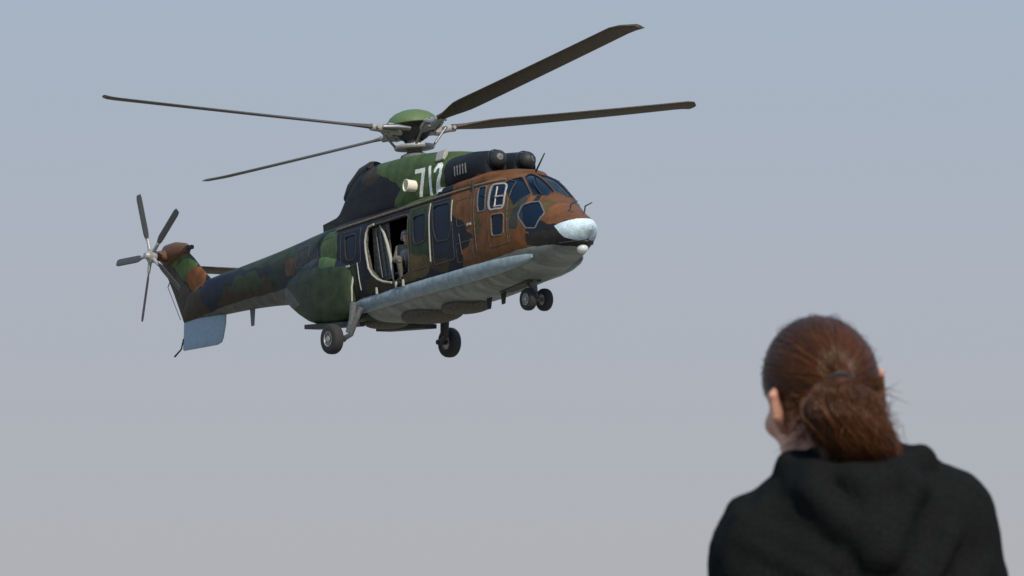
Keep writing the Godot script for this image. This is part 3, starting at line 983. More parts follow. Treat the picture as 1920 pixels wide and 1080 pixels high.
	for e in [[-2.52, -7.95, -9.80, 0.09], [-2.8, -8.0, -9.84, 0.08], [-3.1, -8.14, -9.90, 0.07], [-3.19, -8.22, -9.92, 0.05], [-3.22, -8.4, -9.86, 0.015]]:
		var ring := []
		for w in 18:
			var a := TAU * w / 18.0
			var cx := 0.5 + 0.5 * cos(a)
			ring.append(Vector3(lerpf(e[2], e[1], cx), e[0] - 0.09 * (cx - 0.5), e[3] * sin(a) * (0.55 + 0.5 * cx)))
		rings.append(ring)
	loft(ven, rings)
	put("ventral_fin", ven, M.pale, heli, "pale blue fin under the end of the tail boom")
	var stab := MB.new()
	rings = []
	for z in [0.0, -0.5, -1.1, -1.7, -2.0, -2.06]:
		var ring := []
		var ch := 0.82 if z > -1.9 else 0.7
		for w in 18:
			var a := TAU * w / 18.0
			ring.append(Vector3(-9.62 + 0.03 * z + 0.5 * ch * cos(a), -1.34 + 0.055 * sin(a) * (0.6 + 0.4 * cos(a)), z))
		rings.append(ring)
	loft(stab, rings)
	put("horizontal_stabiliser", stab, M.blade, heli)
	var gb := MB.new()
	loft(gb, [super_ring(-9.42, -0.80, -0.98, 0.06, -0.9, 2.0), super_ring(-9.55, -0.74, -1.02, 0.13, -0.9, 2.2), super_ring(-9.9, -0.66, -1.08, 0.2, -0.9, 2.4), super_ring(-10.25, -0.66, -1.14, 0.22, -0.92, 2.4), super_ring(-10.46, -0.76, -1.1, 0.16, -0.94, 2.2), super_ring(-10.52, -0.86, -1.0, 0.06, -0.93, 2.0)])
	tube(gb, [Vector3(-10.17, -0.95, 0.1), Vector3(-10.17, -0.95, 0.48)], [0.15, 0.1], 14)
	put("tail_gearbox", gb, M.brown, heli)
	var nl := MB.new()
	box(nl, Vector3(-9.36, -0.88, 0), Vector3(0.24, 0.09, 0.09))
	put("tail_light", nl, M.black, heli)
	var th := MB.new()
	lathe(th, [Vector2(0.10, -0.12), Vector2(0.16, -0.08), Vector2(0.16, 0.04), Vector2(0.09, 0.08), Vector2(0.07, 0.16), Vector2(0.0, 0.17)], Vector3(-10.17, -0.95, 0.55), Vector3(0, 0, 1), 18)
	put("tail_rotor_hub", th, M.alloy, heli)
	for k in 5:
		var a := deg_to_rad(104.0 + 72.0 * k)
		var out := Vector3(cos(a), sin(a), 0)
		var lead := Vector3(-sin(a), cos(a), 0)
		var hubp := Vector3(-10.17, -0.95, 0.55)
		var tb := MB.new()
		rings = []
		for j in 14:
			var t := j / 13.0
			var r := lerpf(0.34, 1.525, t)
			var ch := lerpf(0.07, 0.175, smoothstep(0.0, 0.2, t))
			if j == 13: ch = 0.13
			var pitch := 0.25
			var cd := lead * cos(pitch) + Vector3(0, 0, 1) * sin(pitch)
			var nd := Vector3(0, 0, 1) * cos(pitch) - lead * sin(pitch)
			var ring := []
			for w in 14:
				var g := TAU * w / 14.0
				ring.append(hubp + out * r + cd * ch * (0.5 * cos(g) + 0.1) + nd * 0.017 * sin(g) * (0.6 + 0.4 * cos(g)))
			rings.append(ring)
		loft(tb, rings)
		var tbl := put("tail_rotor_blade", tb, M.tail_blade, heli)
		var tc := MB.new()
		tube(tc, [hubp + out * 0.1, hubp + out * 0.42], [0.05, 0.035], 8)
		put("blade_root", tc, M.alloy, tbl)

	# sponsons and landing gear
	for s in [1.0, -1.0]:
		var sp := MB.new()
		rings = []
		for e in [[-1.22, -2.92, -3.74, 0.20, -3.45], [-1.26, -2.78, -3.84, 0.27, -3.5], [-1.42, -2.62, -3.89, 0.31, -3.52], [-1.8, -2.44, -3.90, 0.33, -3.50], [-2.3, -2.32, -3.84, 0.34, -3.42], [-2.8, -2.26, -3.75, 0.34, -3.32], [-3.3, -2.28, -3.60, 0.32, -3.16], [-3.8, -2.42, -3.38, 0.28, -3.0], [-4.3, -2.46, -3.14, 0.18, -2.86], [-4.7, -2.54, -2.94, 0.06, -2.76]]:
			var zc: float = (0.86 if e[0] > -2.2 else lerpf(0.86, 0.44, (-2.2 - e[0]) / 2.5)) * s
			rings.append(super_ring(e[0], e[1], e[2], e[3], e[4], 2.5, zc))
		loft(sp, rings)
		sp.planar_uv()
		put("sponson", sp, M.paint, heli)
		var sill := MB.new()
		box(sill, Vector3(-2.15, -3.86, 0.92 * s), Vector3(1.8, 0.10, 0.40), Basis(Vector3(0, 0, 1), -0.12))
		put("gear_bay_sill", sill, M.black, heli)
		var strut := MB.new()
		var wc := Vector3(-1.38, -4.29, 1.5 * s)
		var inb := Vector3(0, 0, -0.17 * s)
		tube(strut, [Vector3(-1.0, -3.55, 1.14 * s), Vector3(-1.06, -3.92, 1.17 * s), wc + inb * 1.7 + Vector3(0.18, 0.12, 0)], [0.08, 0.075, 0.05], 12)
		tube(strut, [Vector3(-0.80, -3.70, 1.10 * s), wc + inb * 1.7 + Vector3(0.30, 0.06, 0), wc + inb * 1.5], [0.06, 0.055, 0.06], 10)
		tube(strut, [wc + inb * 1.9, wc - inb * 0.3], [0.055, 0.05], 10)
		var gear := put("main_landing_gear", strut, M.grey if s > 0 else M.black, heli)
		wheel(gear, wc, Vector3(0, 0, s), 0.325, 0.12)
	var ns := MB.new()
	tube(ns, [Vector3(4.05, -3.6, 0), Vector3(4.06, -3.98, 0), Vector3(4.10, -4.28, 0)], [0.075, 0.06, 0.05], 12)
	tube(ns, [Vector3(4.10, -4.30, 0.2), Vector3(4.10, -4.30, -0.2)], [0.045, 0.045], 10)
	tube(ns, [Vector3(3.72, -3.85, 0), Vector3(4.05, -4.12, 0)], [0.03, 0.03], 8)
	var ng := put("nose_landing_gear", ns, M.grey, heli)
	wheel(ng, Vector3(4.10, -4.30, 0.2), Vector3(0, 0, 1), 0.235, 0.085)
	wheel(ng, Vector3(4.10, -4.30, -0.2), Vector3(0, 0, -1), 0.235, 0.085)
	var bay := MB.new()
	box(bay, Vector3(3.55, -3.92, 0.0), Vector3(1.1, 0.05, 0.34), Basis(Vector3(0, 0, 1), 0.05))
	put("nose_gear_bay", bay, M.black, heli)

	# long rounded fairings along the bottom edge of both sides
	for s in [1.0, -1.0]:
		var sf := MB.new()
		rings = []
		for e in [[4.95, 0.02, 0.63], [4.80, 0.07, 0.65], [4.4, 0.12, 0.72], [3.9, 0.145, 0.775], [3.2, 0.155, 0.81], [1.5, 0.155, 0.835], [0.0, 0.15, 0.835], [-1.3, 0.14, 0.80]]:
			rings.append(super_ring(e[0], -3.53 + e[1] * 0.7, -3.57 - e[1] * 1.3, e[1], -3.55, 2.1, e[2] * s, 24))
		loft(sf, rings)
		put("side_fairing", sf, M.side, heli, "long rounded grey-blue fairing along the lower fuselage")
		for x in [0.45, 0.72, -0.3]:
			var step := MB.new()
			box(step, Vector3(x, -3.42, 1.0 * s), Vector3(0.05, 0.16, 0.05))
			put("step_bracket", step, M.trim, heli)
		var fe := MB.new()  # pale strip up the front edge of the sponson, no lamp
		tube(fe, [Vector3(-1.20, -2.95, 0.98 * s), Vector3(-1.18, -3.2, 1.05 * s), Vector3(-1.19, -3.5, 1.06 * s)], [0.02, 0.025, 0.02], 8)
		put("sponson_edge_strip", fe, M.trim, heli)
	# belly fairings, antennas, probes
	for e in [[0.25, -3.98, 1.5, 0.24, 0.62], [-1.5, -3.86, 0.9, 0.20, 0.50], [1.55, -4.02, 1.2, 0.2, 0.5]]:
		var bf := MB.new()
		rings = []
		for k in 9:
			var t := -1.0 + k / 4.0
			var w := sqrt(maxf(1.0 - t * t, 0.0)) * 0.96 + 0.04
			rings.append(super_ring(e[0] + t * e[2] * 0.5, e[1] + 0.14, e[1] - e[3] * w * 0.72, e[4] * w, e[1], 2.6, 0.0, 28))
		loft(bf, rings)
		put("belly_fairing", bf, M.grime, heli)
	for e in [[2.42, -3.92, 0.30], [2.95, -3.90, 0.30], [-6.85, -2.66, 0.42]]:
		var an := MB.new()
		loft(an, [super_ring(0, 0, 0, 0, 0, 2.0)] if false else [[Vector3(e[0] - 0.1, e[1], 0.012), Vector3(e[0] + 0.1, e[1], 0.012), Vector3(e[0] + 0.1, e[1], -0.012), Vector3(e[0] - 0.1, e[1], -0.012)], [Vector3(e[0] - 0.1, e[1] - e[2], 0.006), Vector3(e[0] + 0.02, e[1] - e[2], 0.006), Vector3(e[0] + 0.02, e[1] - e[2], -0.006), Vector3(e[0] - 0.1, e[1] - e[2], -0.006)]])
		put("blade_antenna", an, M.grey if e[0] < 0 else M.black, heli)
	var whip := MB.new()
	tube(whip, [Vector3(4.40, -1.68, 0), Vector3(4.76, -1.36, 0)], [0.022, 0.012], 8)
	put("roof_antenna", whip, M.black, heli)
	var skid := MB.new()
	tube(skid, [Vector3(-9.86, -2.9, 0), Vector3(-10.0, -3.12, 0), Vector3(-10.3, -3.24, 0)], [0.02, 0.018, 0.022], 8)
	put("tail_skid", skid, M.black, heli)
	var wire := MB.new()
	tube(wire, [Vector3(-10.42, -1.62, 0.0), Vector3(-9.95, -2.45, 0.0)], [0.008, 0.008], 5)
	tube(wire, [Vector3(-10.42, -1.62, 0.0), Vector3(-10.30, -1.50, 0.0)], [0.012, 0.012], 5)
	put("wire_antenna", wire, M.black, heli)
	for e in [[5.72, -2.72, 0.16], [5.72, -2.74, -0.20]]:
		var pr := MB.new()
		tube(pr, [Vector3(e[0], e[1] - 0.05, e[2]), Vector3(e[0] + 0.05, e[1] + 0.10, e[2]), Vector3(e[0] + 0.30, e[1] + 0.13, e[2])], [0.018, 0.016, 0.012], 7)
		put("pitot_probe", pr, M.grey, heli)
	var ll := MB.new()
	ball(ll, Vector3(5.84, -3.54, 0), Vector3(0.12, 0.10, 0.12), 16)
	tube(ll, [Vector3(5.78, -3.36, 0), Vector3(5.80, -3.5, 0)], [0.05, 0.05], 8)
	put("landing_light", ll, M.lens, heli, "white landing light under the nose")
	var lip := MB.new()
	var lp := []
	var lr := []
	for k in 13:
		var x: float = 5.62 + 0.5 * (1.0 - absf(k - 6.0) / 6.0)
		var q := params(x)
		var a := deg_of(x, -3.40)
		var p := ring_point(x, q, a)
		if k > 6: p.z = -p.z
		lp.append(p); lr.append(0.018)
	tube(lip, lp, lr, 6)
	put("radome_seam", lip, M.black, heli)
	for s in [0.18, -0.18]:
		var wip := MB.new()
		var wp := []
		for e in [[5.05, 90.0 - 150.0 * s], [4.80, 90.0 - 120.0 * s], [4.60, 90.0 - 70.0 * s]]:
			var q := params(e[0])
			wp.append(ring_point(e[0], q, e[1]) + skin_normal(e[0], q, e[1]) * 0.025)
		tube(wip, wp, [0.014, 0.01, 0.008], 6)
		put("wiper", wip, M.black, heli)
	var mir := MB.new()
	tube(mir, [Vector3(-1.85, -4.0, 0.9), Vector3(-1.85, -4.02, 0.9)], [0.03, 0.03], 6)

func wheel(parent: Node3D, at: Vector3, axis: Vector3, r: float, hw: float) -> void:
	var t := MB.new()
	lathe(t, [Vector2(r * 0.52, -hw), Vector2(r * 0.80, -hw), Vector2(r * 0.92, -hw * 0.86), Vector2(r * 0.985, -hw * 0.55), Vector2(r, -hw * 0.2), Vector2(r, hw * 0.2), Vector2(r * 0.985, hw * 0.55), Vector2(r * 0.92, hw * 0.86), Vector2(r * 0.80, hw), Vector2(r * 0.52, hw)], at, axis, 32)
	put("tyre", t, M.rubber, parent)
	var k := MB.new()
	lathe(k, [Vector2(r * 0.54, -hw * 0.9), Vector2(r * 0.54, hw * 0.92), Vector2(r * 0.46, hw * 0.96), Vector2(r * 0.42, hw * 0.5), Vector2(r * 0.20, hw * 0.55), Vector2(r * 0.18, hw * 0.95), Vector2(0.0, hw * 1.0)], at, axis, 24)
	lathe(k, [Vector2(0.0, -hw * 0.7), Vector2(r * 0.54, -hw * 0.7)], at, axis, 24)
	var a := axis.cross(Vector3.UP).normalized()
	var b := axis.cross(a)
	for j in 6:
		var d := a * cos(TAU * j / 6.0) + b * sin(TAU * j / 6.0)
		tube(k, [at + d * r * 0.32 + axis * hw * 0.5, at + d * r * 0.32 + axis * hw * 0.66], [0.02, 0.02], 6)
	put("rim", k, M.alloy, parent)

# ------------------------------------------------------------------ crew member sitting in the cabin door
func build_crew() -> void:
	var root := Node3D.new()
	root.name = "person"
	add_child(root)
	root.set_meta("label", "crew member in grey helmet sitting in the open helicopter doorway")
	root.set_meta("category", "person")
	# own frame: feet at the origin, facing -Z; the seat is 0.3 m high
	root.transform = heli.transform * Transform3D(Basis(Vector3.UP, -PI / 2 - 0.75), Vector3(0.46, -3.36, 0.66))
	var head := Vector3(0, 0.98, -0.06)
	var skin := MB.new()
	var hp := head_prims(head, Basis.IDENTITY)
	hp.append(cap(head + Vector3(0, -0.08, 0.02), Vector3(0, 0.76, 0.0), 0.052, 0.06, 0.03))
	body(skin, hp, 0.012, 0.02)
	var trunk := [ell(Vector3(0, 0.60, 0.0), Vector3(0.16, 0.22, 0.10)), ell(Vector3(0, 0.38, 0.02), Vector3(0.15, 0.12, 0.11))]
	var suit := [ell(Vector3(0, 0.61, 0.0), Vector3(0.185, 0.23, 0.125)), ell(Vector3(0, 0.39, 0.02), Vector3(0.175, 0.13, 0.13)), cap(Vector3(-0.16, 0.76, 0), Vector3(0.16, 0.76, 0), 0.065, 0.065)]
	for s in [-1.0, 1.0]:
		var sh := Vector3(0.19 * s, 0.75, 0)
		var el := Vector3(0.26 * s, 0.50, -0.06)
		var wr := Vector3(0.17 * s, 0.45, -0.28)
		trunk.append(cap(sh, el, 0.045, 0.038)); trunk.append(cap(el, wr, 0.036, 0.026))
		suit.append(cap(sh, el, 0.068, 0.055)); suit.append(cap(el, wr, 0.053, 0.042))
		var hip := Vector3(0.10 * s, 0.38, 0)
		var kn := Vector3(0.14 * s, 0.46, -0.40)
		var an := Vector3(0.12 * s, 0.10, -0.26)
		trunk.append(cap(hip, kn, 0.07, 0.05)); trunk.append(cap(kn, an, 0.046, 0.034))
		suit.append(cap(hip, kn, 0.09, 0.066)); suit.append(cap(kn, an, 0.062, 0.05))
		hand(skin, wr + Vector3(-0.02 * s, 0, -0.04), Vector3(-0.2 * s, 0.0, -1).normalized(), Vector3(0, -1, 0), Vector3(-s, 0, 0), 0.007)
	body(skin, trunk, 0.022, 0.03)
	put("body", skin, M.skin, root)
	var sm := MB.new()
	body(sm, suit, 0.018, 0.04)
	put("flight_suit", sm, M.suit, root)
	for s in [-1.0, 1.0]:
		var boot := MB.new()
		body(boot, [cap(Vector3(0.12 * s, 0.16, -0.25), Vector3(0.12 * s, 0.05, -0.25), 0.055, 0.05), cap(Vector3(0.12 * s, 0.04, -0.24), Vector3(0.13 * s, 0.035, -0.42), 0.045, 0.036)], 0.014, 0.03)
		put("boot", boot, M.black, root)
	trim_at = head
	var hel := MB.new()
	body(hel, [ell(head + Vector3(0, 0.035, 0.015), Vector3(0.112, 0.115, 0.128)), ell(head + Vector3(0.09, -0.03, 0.01), Vector3(0.035, 0.055, 0.05)), ell(head + Vector3(-0.09, -0.03, 0.01), Vector3(0.035, 0.055, 0.05))], 0.012, 0.02, null, 0.0, Color.WHITE, 2)
	put("helmet", hel, M.helmet, root)
	var vest := MB.new()
	body(vest, [ell(Vector3(0, 0.58, -0.01), Vector3(0.175, 0.19, 0.145)), cap(Vector3(-0.09, 0.56, -0.13), Vector3(-0.09, 0.44, -0.13), 0.035, 0.035), cap(Vector3(0.09, 0.56, -0.13), Vector3(0.09, 0.44, -0.13), 0.035, 0.035)], 0.016, 0.02)
	put("vest", vest, M.vest, root)

# ------------------------------------------------------------------ spectator in the foreground, seen from behind
func build_spectator() -> void:
	var root := Node3D.new()
	root.name = "person_001"
	add_child(root)
	root.set_meta("label", "person with auburn ponytail in black jacket watching from the foreground, seen from behind")
	root.set_meta("category", "person")
	root.position = Vector3(0.5, 0, -7.96)
	# own frame: feet at the origin, facing -Z, back towards the camera
	var tilt := Basis(Vector3(0, 0, 1), 0.20) * Basis(Vector3(1, 0, 0), 0.10) * Basis(Vector3.UP, 0.42)
	var hc := Vector3(-0.044, 1.567, -0.045)
	var skin := MB.new()
	var hp := head_prims(hc, tilt)
	hp.append(cap(hc + tilt * Vector3(0, -0.06, 0.022), Vector3(-0.005, 1.40, 0.0), 0.052, 0.060, 0.03))
	body(skin, hp, 0.0045, 0.02)
	var trunk := [ell(Vector3(0.0, 1.20, 0.0), Vector3(0.15, 0.22, 0.09)), ell(Vector3(0, 0.95, 0.0), Vector3(0.155, 0.15, 0.10))]
	var jack := [ell(Vector3(0.01, 1.28, 0.005), Vector3(0.175, 0.20, 0.125)), ell(Vector3(0.005, 1.06, 0.0), Vector3(0.185, 0.24, 0.135)), ell(Vector3(0.0, 0.88, 0.0), Vector3(0.19, 0.12, 0.14))]
	var trou := [ell(Vector3(0, 0.90, 0.0), Vector3(0.165, 0.12, 0.115))]
	var sh_l := Vector3(-0.128, 1.322, 0.0)
	var sh_r := Vector3(0.136, 1.378, 0.0)
	jack.append(cap(Vector3(-0.138, 1.352, 0.0), Vector3(-0.03, 1.425, 0.0), 0.052, 0.055, 0.04))
	jack.append(cap(sh_r, Vector3(0.04, 1.435, 0.0), 0.066, 0.058, 0.05))
	jack.append(cap(Vector3(-0.162, 1.386, 0.01), Vector3(-0.152, 1.32, 0.01), 0.022, 0.048, 0.02))
	for s in [-1.0, 1.0]:
		var sh: Vector3 = (sh_l if s < 0 else sh_r) + Vector3(0.012 * s, -0.01, 0)
		var el := Vector3(0.215 * s + 0.018, 1.10, -0.02)
		var wr := Vector3(0.20 * s + 0.015, 0.92, -0.20)
		trunk.append(cap(sh, el, 0.045, 0.038)); trunk.append(cap(el, wr, 0.036, 0.026))
		jack.append(cap(sh, el, 0.058, 0.054, 0.05)); jack.append(cap(el, wr, 0.054, 0.044, 0.04))
		hand(skin, wr + Vector3(-0.01 * s, -0.02, -0.03), Vector3(-0.2 * s, -0.55, -0.8).normalized(), Vector3(-s, 0, 0).normalized(), Vector3(-0.2 * s, 0.8, -0.55).normalized(), 0.005)
		var hip := Vector3(0.09 * s, 0.88, 0)
		var kn := Vector3(0.11 * s, 0.48, -0.01)
		var an := Vector3(0.12 * s, 0.09, 0.03)
		trunk.append(cap(hip, kn, 0.08, 0.052)); trunk.append(cap(kn, an, 0.05, 0.034))
		trou.append(cap(hip, kn, 0.098, 0.068)); trou.append(cap(kn, an, 0.066, 0.054))
		var shoe := MB.new()
		body(shoe, [cap(Vector3(0.12 * s, 0.06, 0.04), Vector3(0.125 * s, 0.045, -0.07), 0.048, 0.042), cap(Vector3(0.125 * s, 0.040, -0.06), Vector3(0.13 * s, 0.034, -0.14), 0.042, 0.032)], 0.011, 0.03, null, 0.0, Color.WHITE, 1)
		put("shoe", shoe, M.black, root)
	body(skin, trunk, 0.016, 0.03)
	put("body", skin, M.skin, root)
	# jacket with folds and a hood lying on the back
	var folds := FastNoiseLite.new()
	folds.seed = 7
	folds.frequency = 9.0
	folds.fractal_octaves = 3
	folds.domain_warp_enabled = true
	folds.domain_warp_amplitude = 0.05
	folds.domain_warp_frequency = 4.0
	var hood := []
	var arc := [Vector3(-0.085, 1.462, -0.035), Vector3(-0.090, 1.452, 0.03), Vector3(-0.055, 1.435, 0.085), Vector3(0.0, 1.430, 0.105), Vector3(0.055, 1.440, 0.095), Vector3(0.100, 1.462, 0.045), Vector3(0.105, 1.470, -0.03)]
	for k in arc.size() - 1: hood.append(cap(arc[k] + Vector3(0, -0.004, 0), arc[k + 1] + Vector3(0, -0.004, 0), 0.021, 0.021, 0.016))
	for e in [[-0.06, 1.405, 0.112, 0.015, 1.33, 0.130, 0.020], [0.085, 1.415, 0.105, 0.05, 1.33, 0.130, 0.020], [0.02, 1.41, 0.112, 0.032, 1.31, 0.130, 0.024], [-0.08, 1.42, 0.07, -0.02, 1.36, 0.125, 0.014]]:
		hood.append(cap(Vector3(e[0], e[1], e[2]), Vector3(e[3], e[4], e[5]), e[6], e[6] * 0.8, 0.03))
	# creases running down from the shoulders
	for e in [[-0.16, 1.37, 0.055, -0.03, 1.30, 0.118, 0.016], [-0.175, 1.32, 0.05, -0.08, 1.24, 0.115, 0.017], [-0.185, 1.25, 0.04, -0.10, 1.19, 0.11, 0.018], [0.15, 1.38, 0.055, 0.09, 1.28, 0.118, 0.016], [0.185, 1.30, 0.045, 0.12, 1.20, 0.11, 0.016], [-0.13, 1.385, 0.055, 0.0, 1.345, 0.122, 0.011], [-0.17, 1.345, 0.06, -0.05, 1.275, 0.125, 0.011], [-0.18, 1.29, 0.06, -0.07, 1.225, 0.122, 0.011], [0.14, 1.34, 0.09, 0.10, 1.25, 0.125, 0.010], [0.06, 1.36, 0.10, 0.11, 1.20, 0.12, 0.014]]:
		hood.append(cap(Vector3(e[0], e[1], e[2]), Vector3(e[3], e[4], e[5]), e[6], e[6] * 0.6, 0.022))
	var jm := MB.new()
	body(jm, jack + hood, 0.0068, 0.03, folds, 0.005)
	put("jacket", jm, M.jacket, root)
	var tm := MB.new()
	body(tm, trou, 0.016, 0.04)
	put("trousers", tm, M.trousers, root)
	for s in [-1.0, 1.0]:
		var eye := MB.new()
		ball(eye, hc + tilt * Vector3(0.031 * s, -0.012, -0.0795), Vector3.ONE * 0.0115, 12)
		put("eye", eye, M.white, root)

	# hair: cap over the skull, combed back into a tie, then a loose tail
	trim_at = hc
	trim_basis = tilt
	var hm := MB.new()
	var skull := Vector3(0, 0.014, 0.012)
	var size := Vector3(0.079, 0.094, 0.098)
	var tie := hc + tilt * Vector3(-0.020, 0.012, 0.109)
	var tail := [tie, tie + Vector3(0.002, -0.024, 0.020), tie + Vector3(0.008, -0.056, 0.022), tie + Vector3(0.026, -0.096, 0.012), tie + Vector3(0.050, -0.130, -0.002)]
	var tail_r := [0.016, 0.040, 0.052, 0.050, 0.032]
	var core := [ell(hc + tilt * skull, size, tilt)]
	for k in 4: core.append(cap(tail[k], tail[k + 1], tail_r[k] * 0.62, tail_r[k + 1] * 0.62))
	core.append(ell(hc + tilt * Vector3(0.0, -0.062, 0.062), Vector3(0.058, 0.05, 0.042), tilt))
	var dark := Color(0.078, 0.027, 0.0075)
	body(hm, core, 0.0055, 0.015, null, 0.0, dark, 3)
	rng.seed = 41
	for k in 12500:
		# root of the strand on the skull
		var d := Vector3(rng.randfn(), rng.randfn(), rng.randfn()).normalized()
		var l := d * size + skull
		if l.z < -0.066 + 0.5 * maxf(0.0, 0.02 - l.y) - 0.5 * maxf(l.y - 0.03, 0.0): continue
		if l.y < -0.016 - 1.6 * maxf(0.0, l.z - 0.012): continue
		if l.y < 0.020 and l.z < 0.050: continue
		var flyaway := rng.randf() < 0.012
		var lift := rng.randf_range(0.0003, 0.0030) + (rng.randf_range(0.002, 0.007) if flyaway else 0.0)
		var te := (tilt.transposed() * (tie - hc) - skull) / size
		te = te.normalized()
		var pts := []
		var jit := Vector3(rng.randfn(), rng.randfn(), rng.randfn()) * 0.045
		var sag := rng.randf_range(-0.06, 0.16)
		for j in 9:
			var t := j / 8.0
			var w := d.slerp(te, t * 0.97) if d.dot(te) > -0.98 else d.lerp(te, t).normalized()
			w = (w + (jit + Vector3(0, -sag, 0)) * sin(PI * t)).normalized()
			pts.append(hc + tilt * (skull + w * (size + Vector3.ONE * (lift * (0.4 + sin(PI * t)) + 0.001))))
		# continue into the tail
		var a := rng.randf() * TAU
		var rr := sqrt(rng.randf_range(0.25, 1.0))
		var long := rng.randf_range(0.55, 1.0)
		var ph := rng.randf() * TAU
		var wav := rng.randf_range(0.003, 0.014)
		for j in range(1, 10):
			var t := j / 9.0 * long * 4.0
			var seg := mini(int(t), 3)
			var g: Vector3 = tail[seg].lerp(tail[seg + 1], t - seg)
			var rad: float = lerpf(tail_r[seg], tail_r[seg + 1], t - seg) * (1.0 + (0.35 if flyaway else 0.0))
			pts.append(g + Vector3(cos(a) * rad * rr * 1.08, sin(t * 2.2 + ph) * wav * 0.4, sin(a) * rad * rr) + Vector3(cos(ph + t * 2.6), 0, sin(ph * 1.7 + t * 2.1)) * wav)
		var shade := rng.randf_range(0.35, 1.6)
		var warm := rng.randf_range(0.85, 1.2)
		strand(hm, pts, rng.randf_range(0.0003, 0.00062), Color(0.086 * shade * warm, 0.029 * shade, 0.0075 * shade))
	for k in 1500:
		var d := Vector3(rng.randfn(), rng.randfn() - 0.3, absf(rng.randfn())).normalized()
		var p := hc + tilt * (Vector3(0.0, -0.062, 0.062) + d * Vector3(0.060, 0.052, 0.044))
		var goal := tie + Vector3(rng.randf_range(-0.03, 0.03), rng.randf_range(-0.11, -0.03), rng.randf_range(-0.015, 0.03))
		var top := hc + tilt * (Vector3(0.0, 0.0, 0.05) + Vector3(d.x, 0.1, d.z) * Vector3(0.075, 0.04, 0.055))
		var ph := rng.randf() * TAU
		var wav := rng.randf_range(0.001, 0.005)
		var low := rng.randf_range(0.02, 0.06)
		var pts := []
		for j in 9:
			var t := j / 8.0
			var q := top.lerp(p, minf(t * 2.0, 1.0)).lerp(goal + Vector3(0, -low * t, 0), smoothstep(0.3, 1.0, t))
			pts.append(q + tilt * Vector3(0, 0, 0.004) + Vector3(cos(ph + t * 5.0), 0, sin(ph + t * 4.0)) * wav)
		var shade := rng.randf_range(0.45, 1.4)
		strand(hm, pts, rng.randf_range(0.0004, 0.0008), Color(0.080 * shade, 0.027 * shade, 0.0075 * shade))
	# short wisps at the nape and round the ears
	for k in 260:
		var s := -1.0 if rng.randf() < 0.6 else 1.0
		var p := hc + tilt * Vector3(rng.randf_range(0.02, 0.074) * s, rng.randf_range(-0.06, 0.0), rng.randf_range(0.03, 0.085))
		var dir := Vector3(rng.randf_range(-0.5, 0.5) + 0.3 * s, rng.randf_range(-1.0, -0.3), rng.randf_range(0.0, 0.8)).normalized()
		var bend := Vector3(rng.randfn(), rng.randfn(), rng.randfn()) * 0.4
		var pts := []
		for j in 6: pts.append(p + (dir + bend * (j / 5.0)) * (0.035 * j / 5.0))
		strand(hm, pts, 0.0006, Color(0.095, 0.034, 0.010))
	put("hair", hm, M.hair, root, "auburn hair gathered in a loose low ponytail")
	var tm2 := MB.new()
	lathe(tm2, [Vector2(0.010, -0.004), Vector2(0.016, -0.003), Vector2(0.0175, 0.0), Vector2(0.016, 0.003), Vector2(0.010, 0.004)], tie + Vector3(0.0, -0.002, 0.006), Vector3(0.1, -0.6, 1.0), 20)
	put("hair_tie", tm2, M.black, root)

func strand(mb: MB, pts: Array, r: float, col: Color) -> void:
	var last := []
	for k in pts.size():
		var t: Vector3 = (pts[mini(k + 1, pts.size() - 1)] - pts[maxi(k - 1, 0)])
		if t.length_squared() < 1e-12: t = Vector3.DOWN
		t = t.normalized()
		var a := t.cross(Vector3(0.31, 0.72, 0.62)).normalized()
		var b := t.cross(a)
		var w := r * (1.0 if k < pts.size() - 2 else (0.7 if k == pts.size() - 2 else 0.15))
		var row := []
		for s in 3:
			var d := a * cos(TAU * s / 3.0) + b * sin(TAU * s / 3.0)
			row.append(mb.vert(pts[k] + d * w, d, Vector2.ZERO, col))
		if k > 0:
			for s in 3: mb.quad(last[s], last[(s + 1) % 3], row[(s + 1) % 3], row[s])
		last = row

func person_materials() -> void:
	var sk := mat(lin(0.52, 0.27, 0.20), 0.55)
	sk.subsurf_scatter_enabled = true
	sk.subsurf_scatter_strength = 0.15
	M.skin = sk
	M.suit = grained(lin(0.16, 0.15, 0.13), 0.9)
	M.vest = grained(lin(0.36, 0.29, 0.29), 0.9)
	M.helmet = grained(lin(0.30, 0.30, 0.30), 0.5)
	var j := grained(lin(0.0068, 0.0076, 0.0078), 0.9, 0.0, 0.25, 18.0)
	j.metallic_specular = 0.15
	M.jacket = j
	M.trousers = grained(lin(0.03, 0.04, 0.07), 0.9, 0.0, 0.3, 6.0)
	var h := mat(Color.WHITE, 0.30)
	h.vertex_color_use_as_albedo = true
	h.metallic_specular = 0.5
	M.hair = h

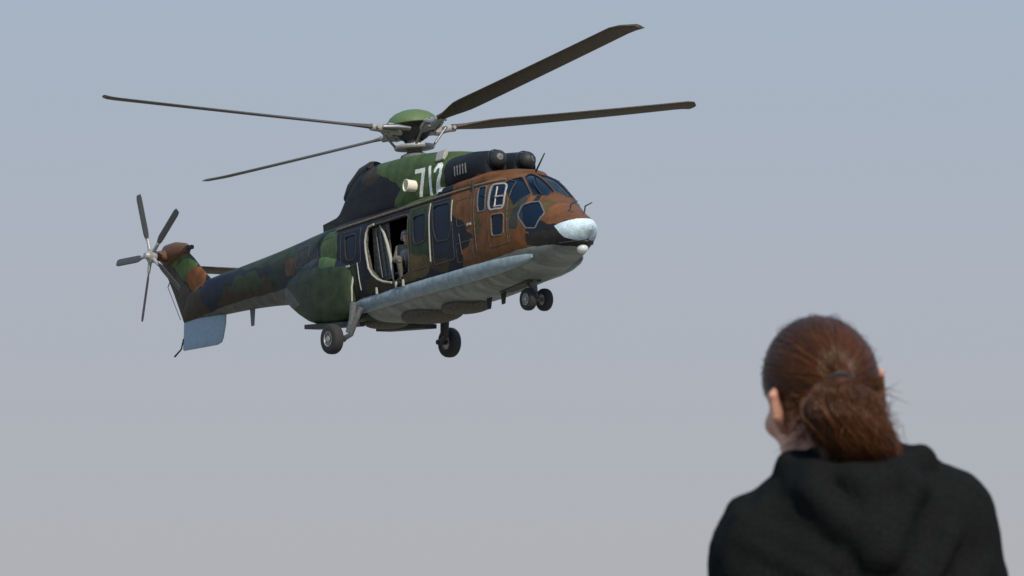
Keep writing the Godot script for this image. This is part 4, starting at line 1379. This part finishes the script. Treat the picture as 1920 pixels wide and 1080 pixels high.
# ------------------------------------------------------------------ scene
func _ready() -> void:
	var cam := Camera3D.new()
	cam.name = "camera"
	cam.position = Vector3(0, 0.88, 0)
	cam.rotation = Vector3(deg_to_rad(6.0), 0, 0)
	cam.near = 0.1
	cam.far = 6000.0
	var at := CameraAttributesPhysical.new()
	at.frustum_focal_length = 224.89
	at.frustum_focus_distance = 114.0
	at.exposure_aperture = 32.0
	cam.attributes = at
	add_child(cam)
	cam.fov = 6.10878
	cam.current = true
	var env := Environment.new()
	env.background_mode = Environment.BG_SKY
	var sky := Sky.new()
	var sm := ProceduralSkyMaterial.new()
	sm.sky_horizon_color = lin(0.462, 0.430, 0.413)
	sm.sky_top_color = lin(0.268, 0.488, 0.758)
	sm.sky_curve = 0.2
	sm.ground_horizon_color = lin(0.30, 0.27, 0.23)
	sm.ground_bottom_color = lin(0.20, 0.18, 0.15)
	sm.sun_angle_max = 1.0
	sky.sky_material = sm
	env.sky = sky
	env.tonemap_mode = Environment.TONE_MAPPER_LINEAR
	env.tonemap_exposure = 1.0
	env.sdfgi_enabled = true
	env.ssao_enabled = true
	env.ssil_enabled = true
	var we := WorldEnvironment.new()
	we.environment = env
	add_child(we)
	var sun := DirectionalLight3D.new()
	sun.name = "sun"
	sun.light_energy = 1.2
	sun.light_color = Color(1.0, 0.95, 0.87)
	sun.light_angular_distance = 0.5
	sun.shadow_enabled = true
	add_child(sun)
	var toward := Vector3(0.36, 0.85, 0.93).normalized()
	sun.look_at_from_position(toward * 100.0, Vector3.ZERO, Vector3.UP)

	prepare_skin()
	make_materials()
	person_materials()
	# airfield
	var gm := MB.new()
	var up := Vector3.UP
	var num := 40
	for a in num:
		for b in num:
			var p := Vector3(-3000.0 + 6000.0 * a / num, 0, -3000.0 + 6000.0 * b / num)
			var s := 6000.0 / num
			gm.quad(gm.vert(p, up), gm.vert(p + Vector3(s, 0, 0), up), gm.vert(p + Vector3(s, 0, s), up), gm.vert(p + Vector3(0, 0, s), up))
	var ground := put("ground", gm, grained(lin(0.30, 0.265, 0.205), 0.95, 0.0, 0.3, 0.05), self)
	ground.set_meta("kind", "structure")
	ground.set_meta("label", "dry sandy airfield ground below the helicopter")
	ground.set_meta("category", "ground")

	build_helicopter()
	build_crew()
	build_spectator()
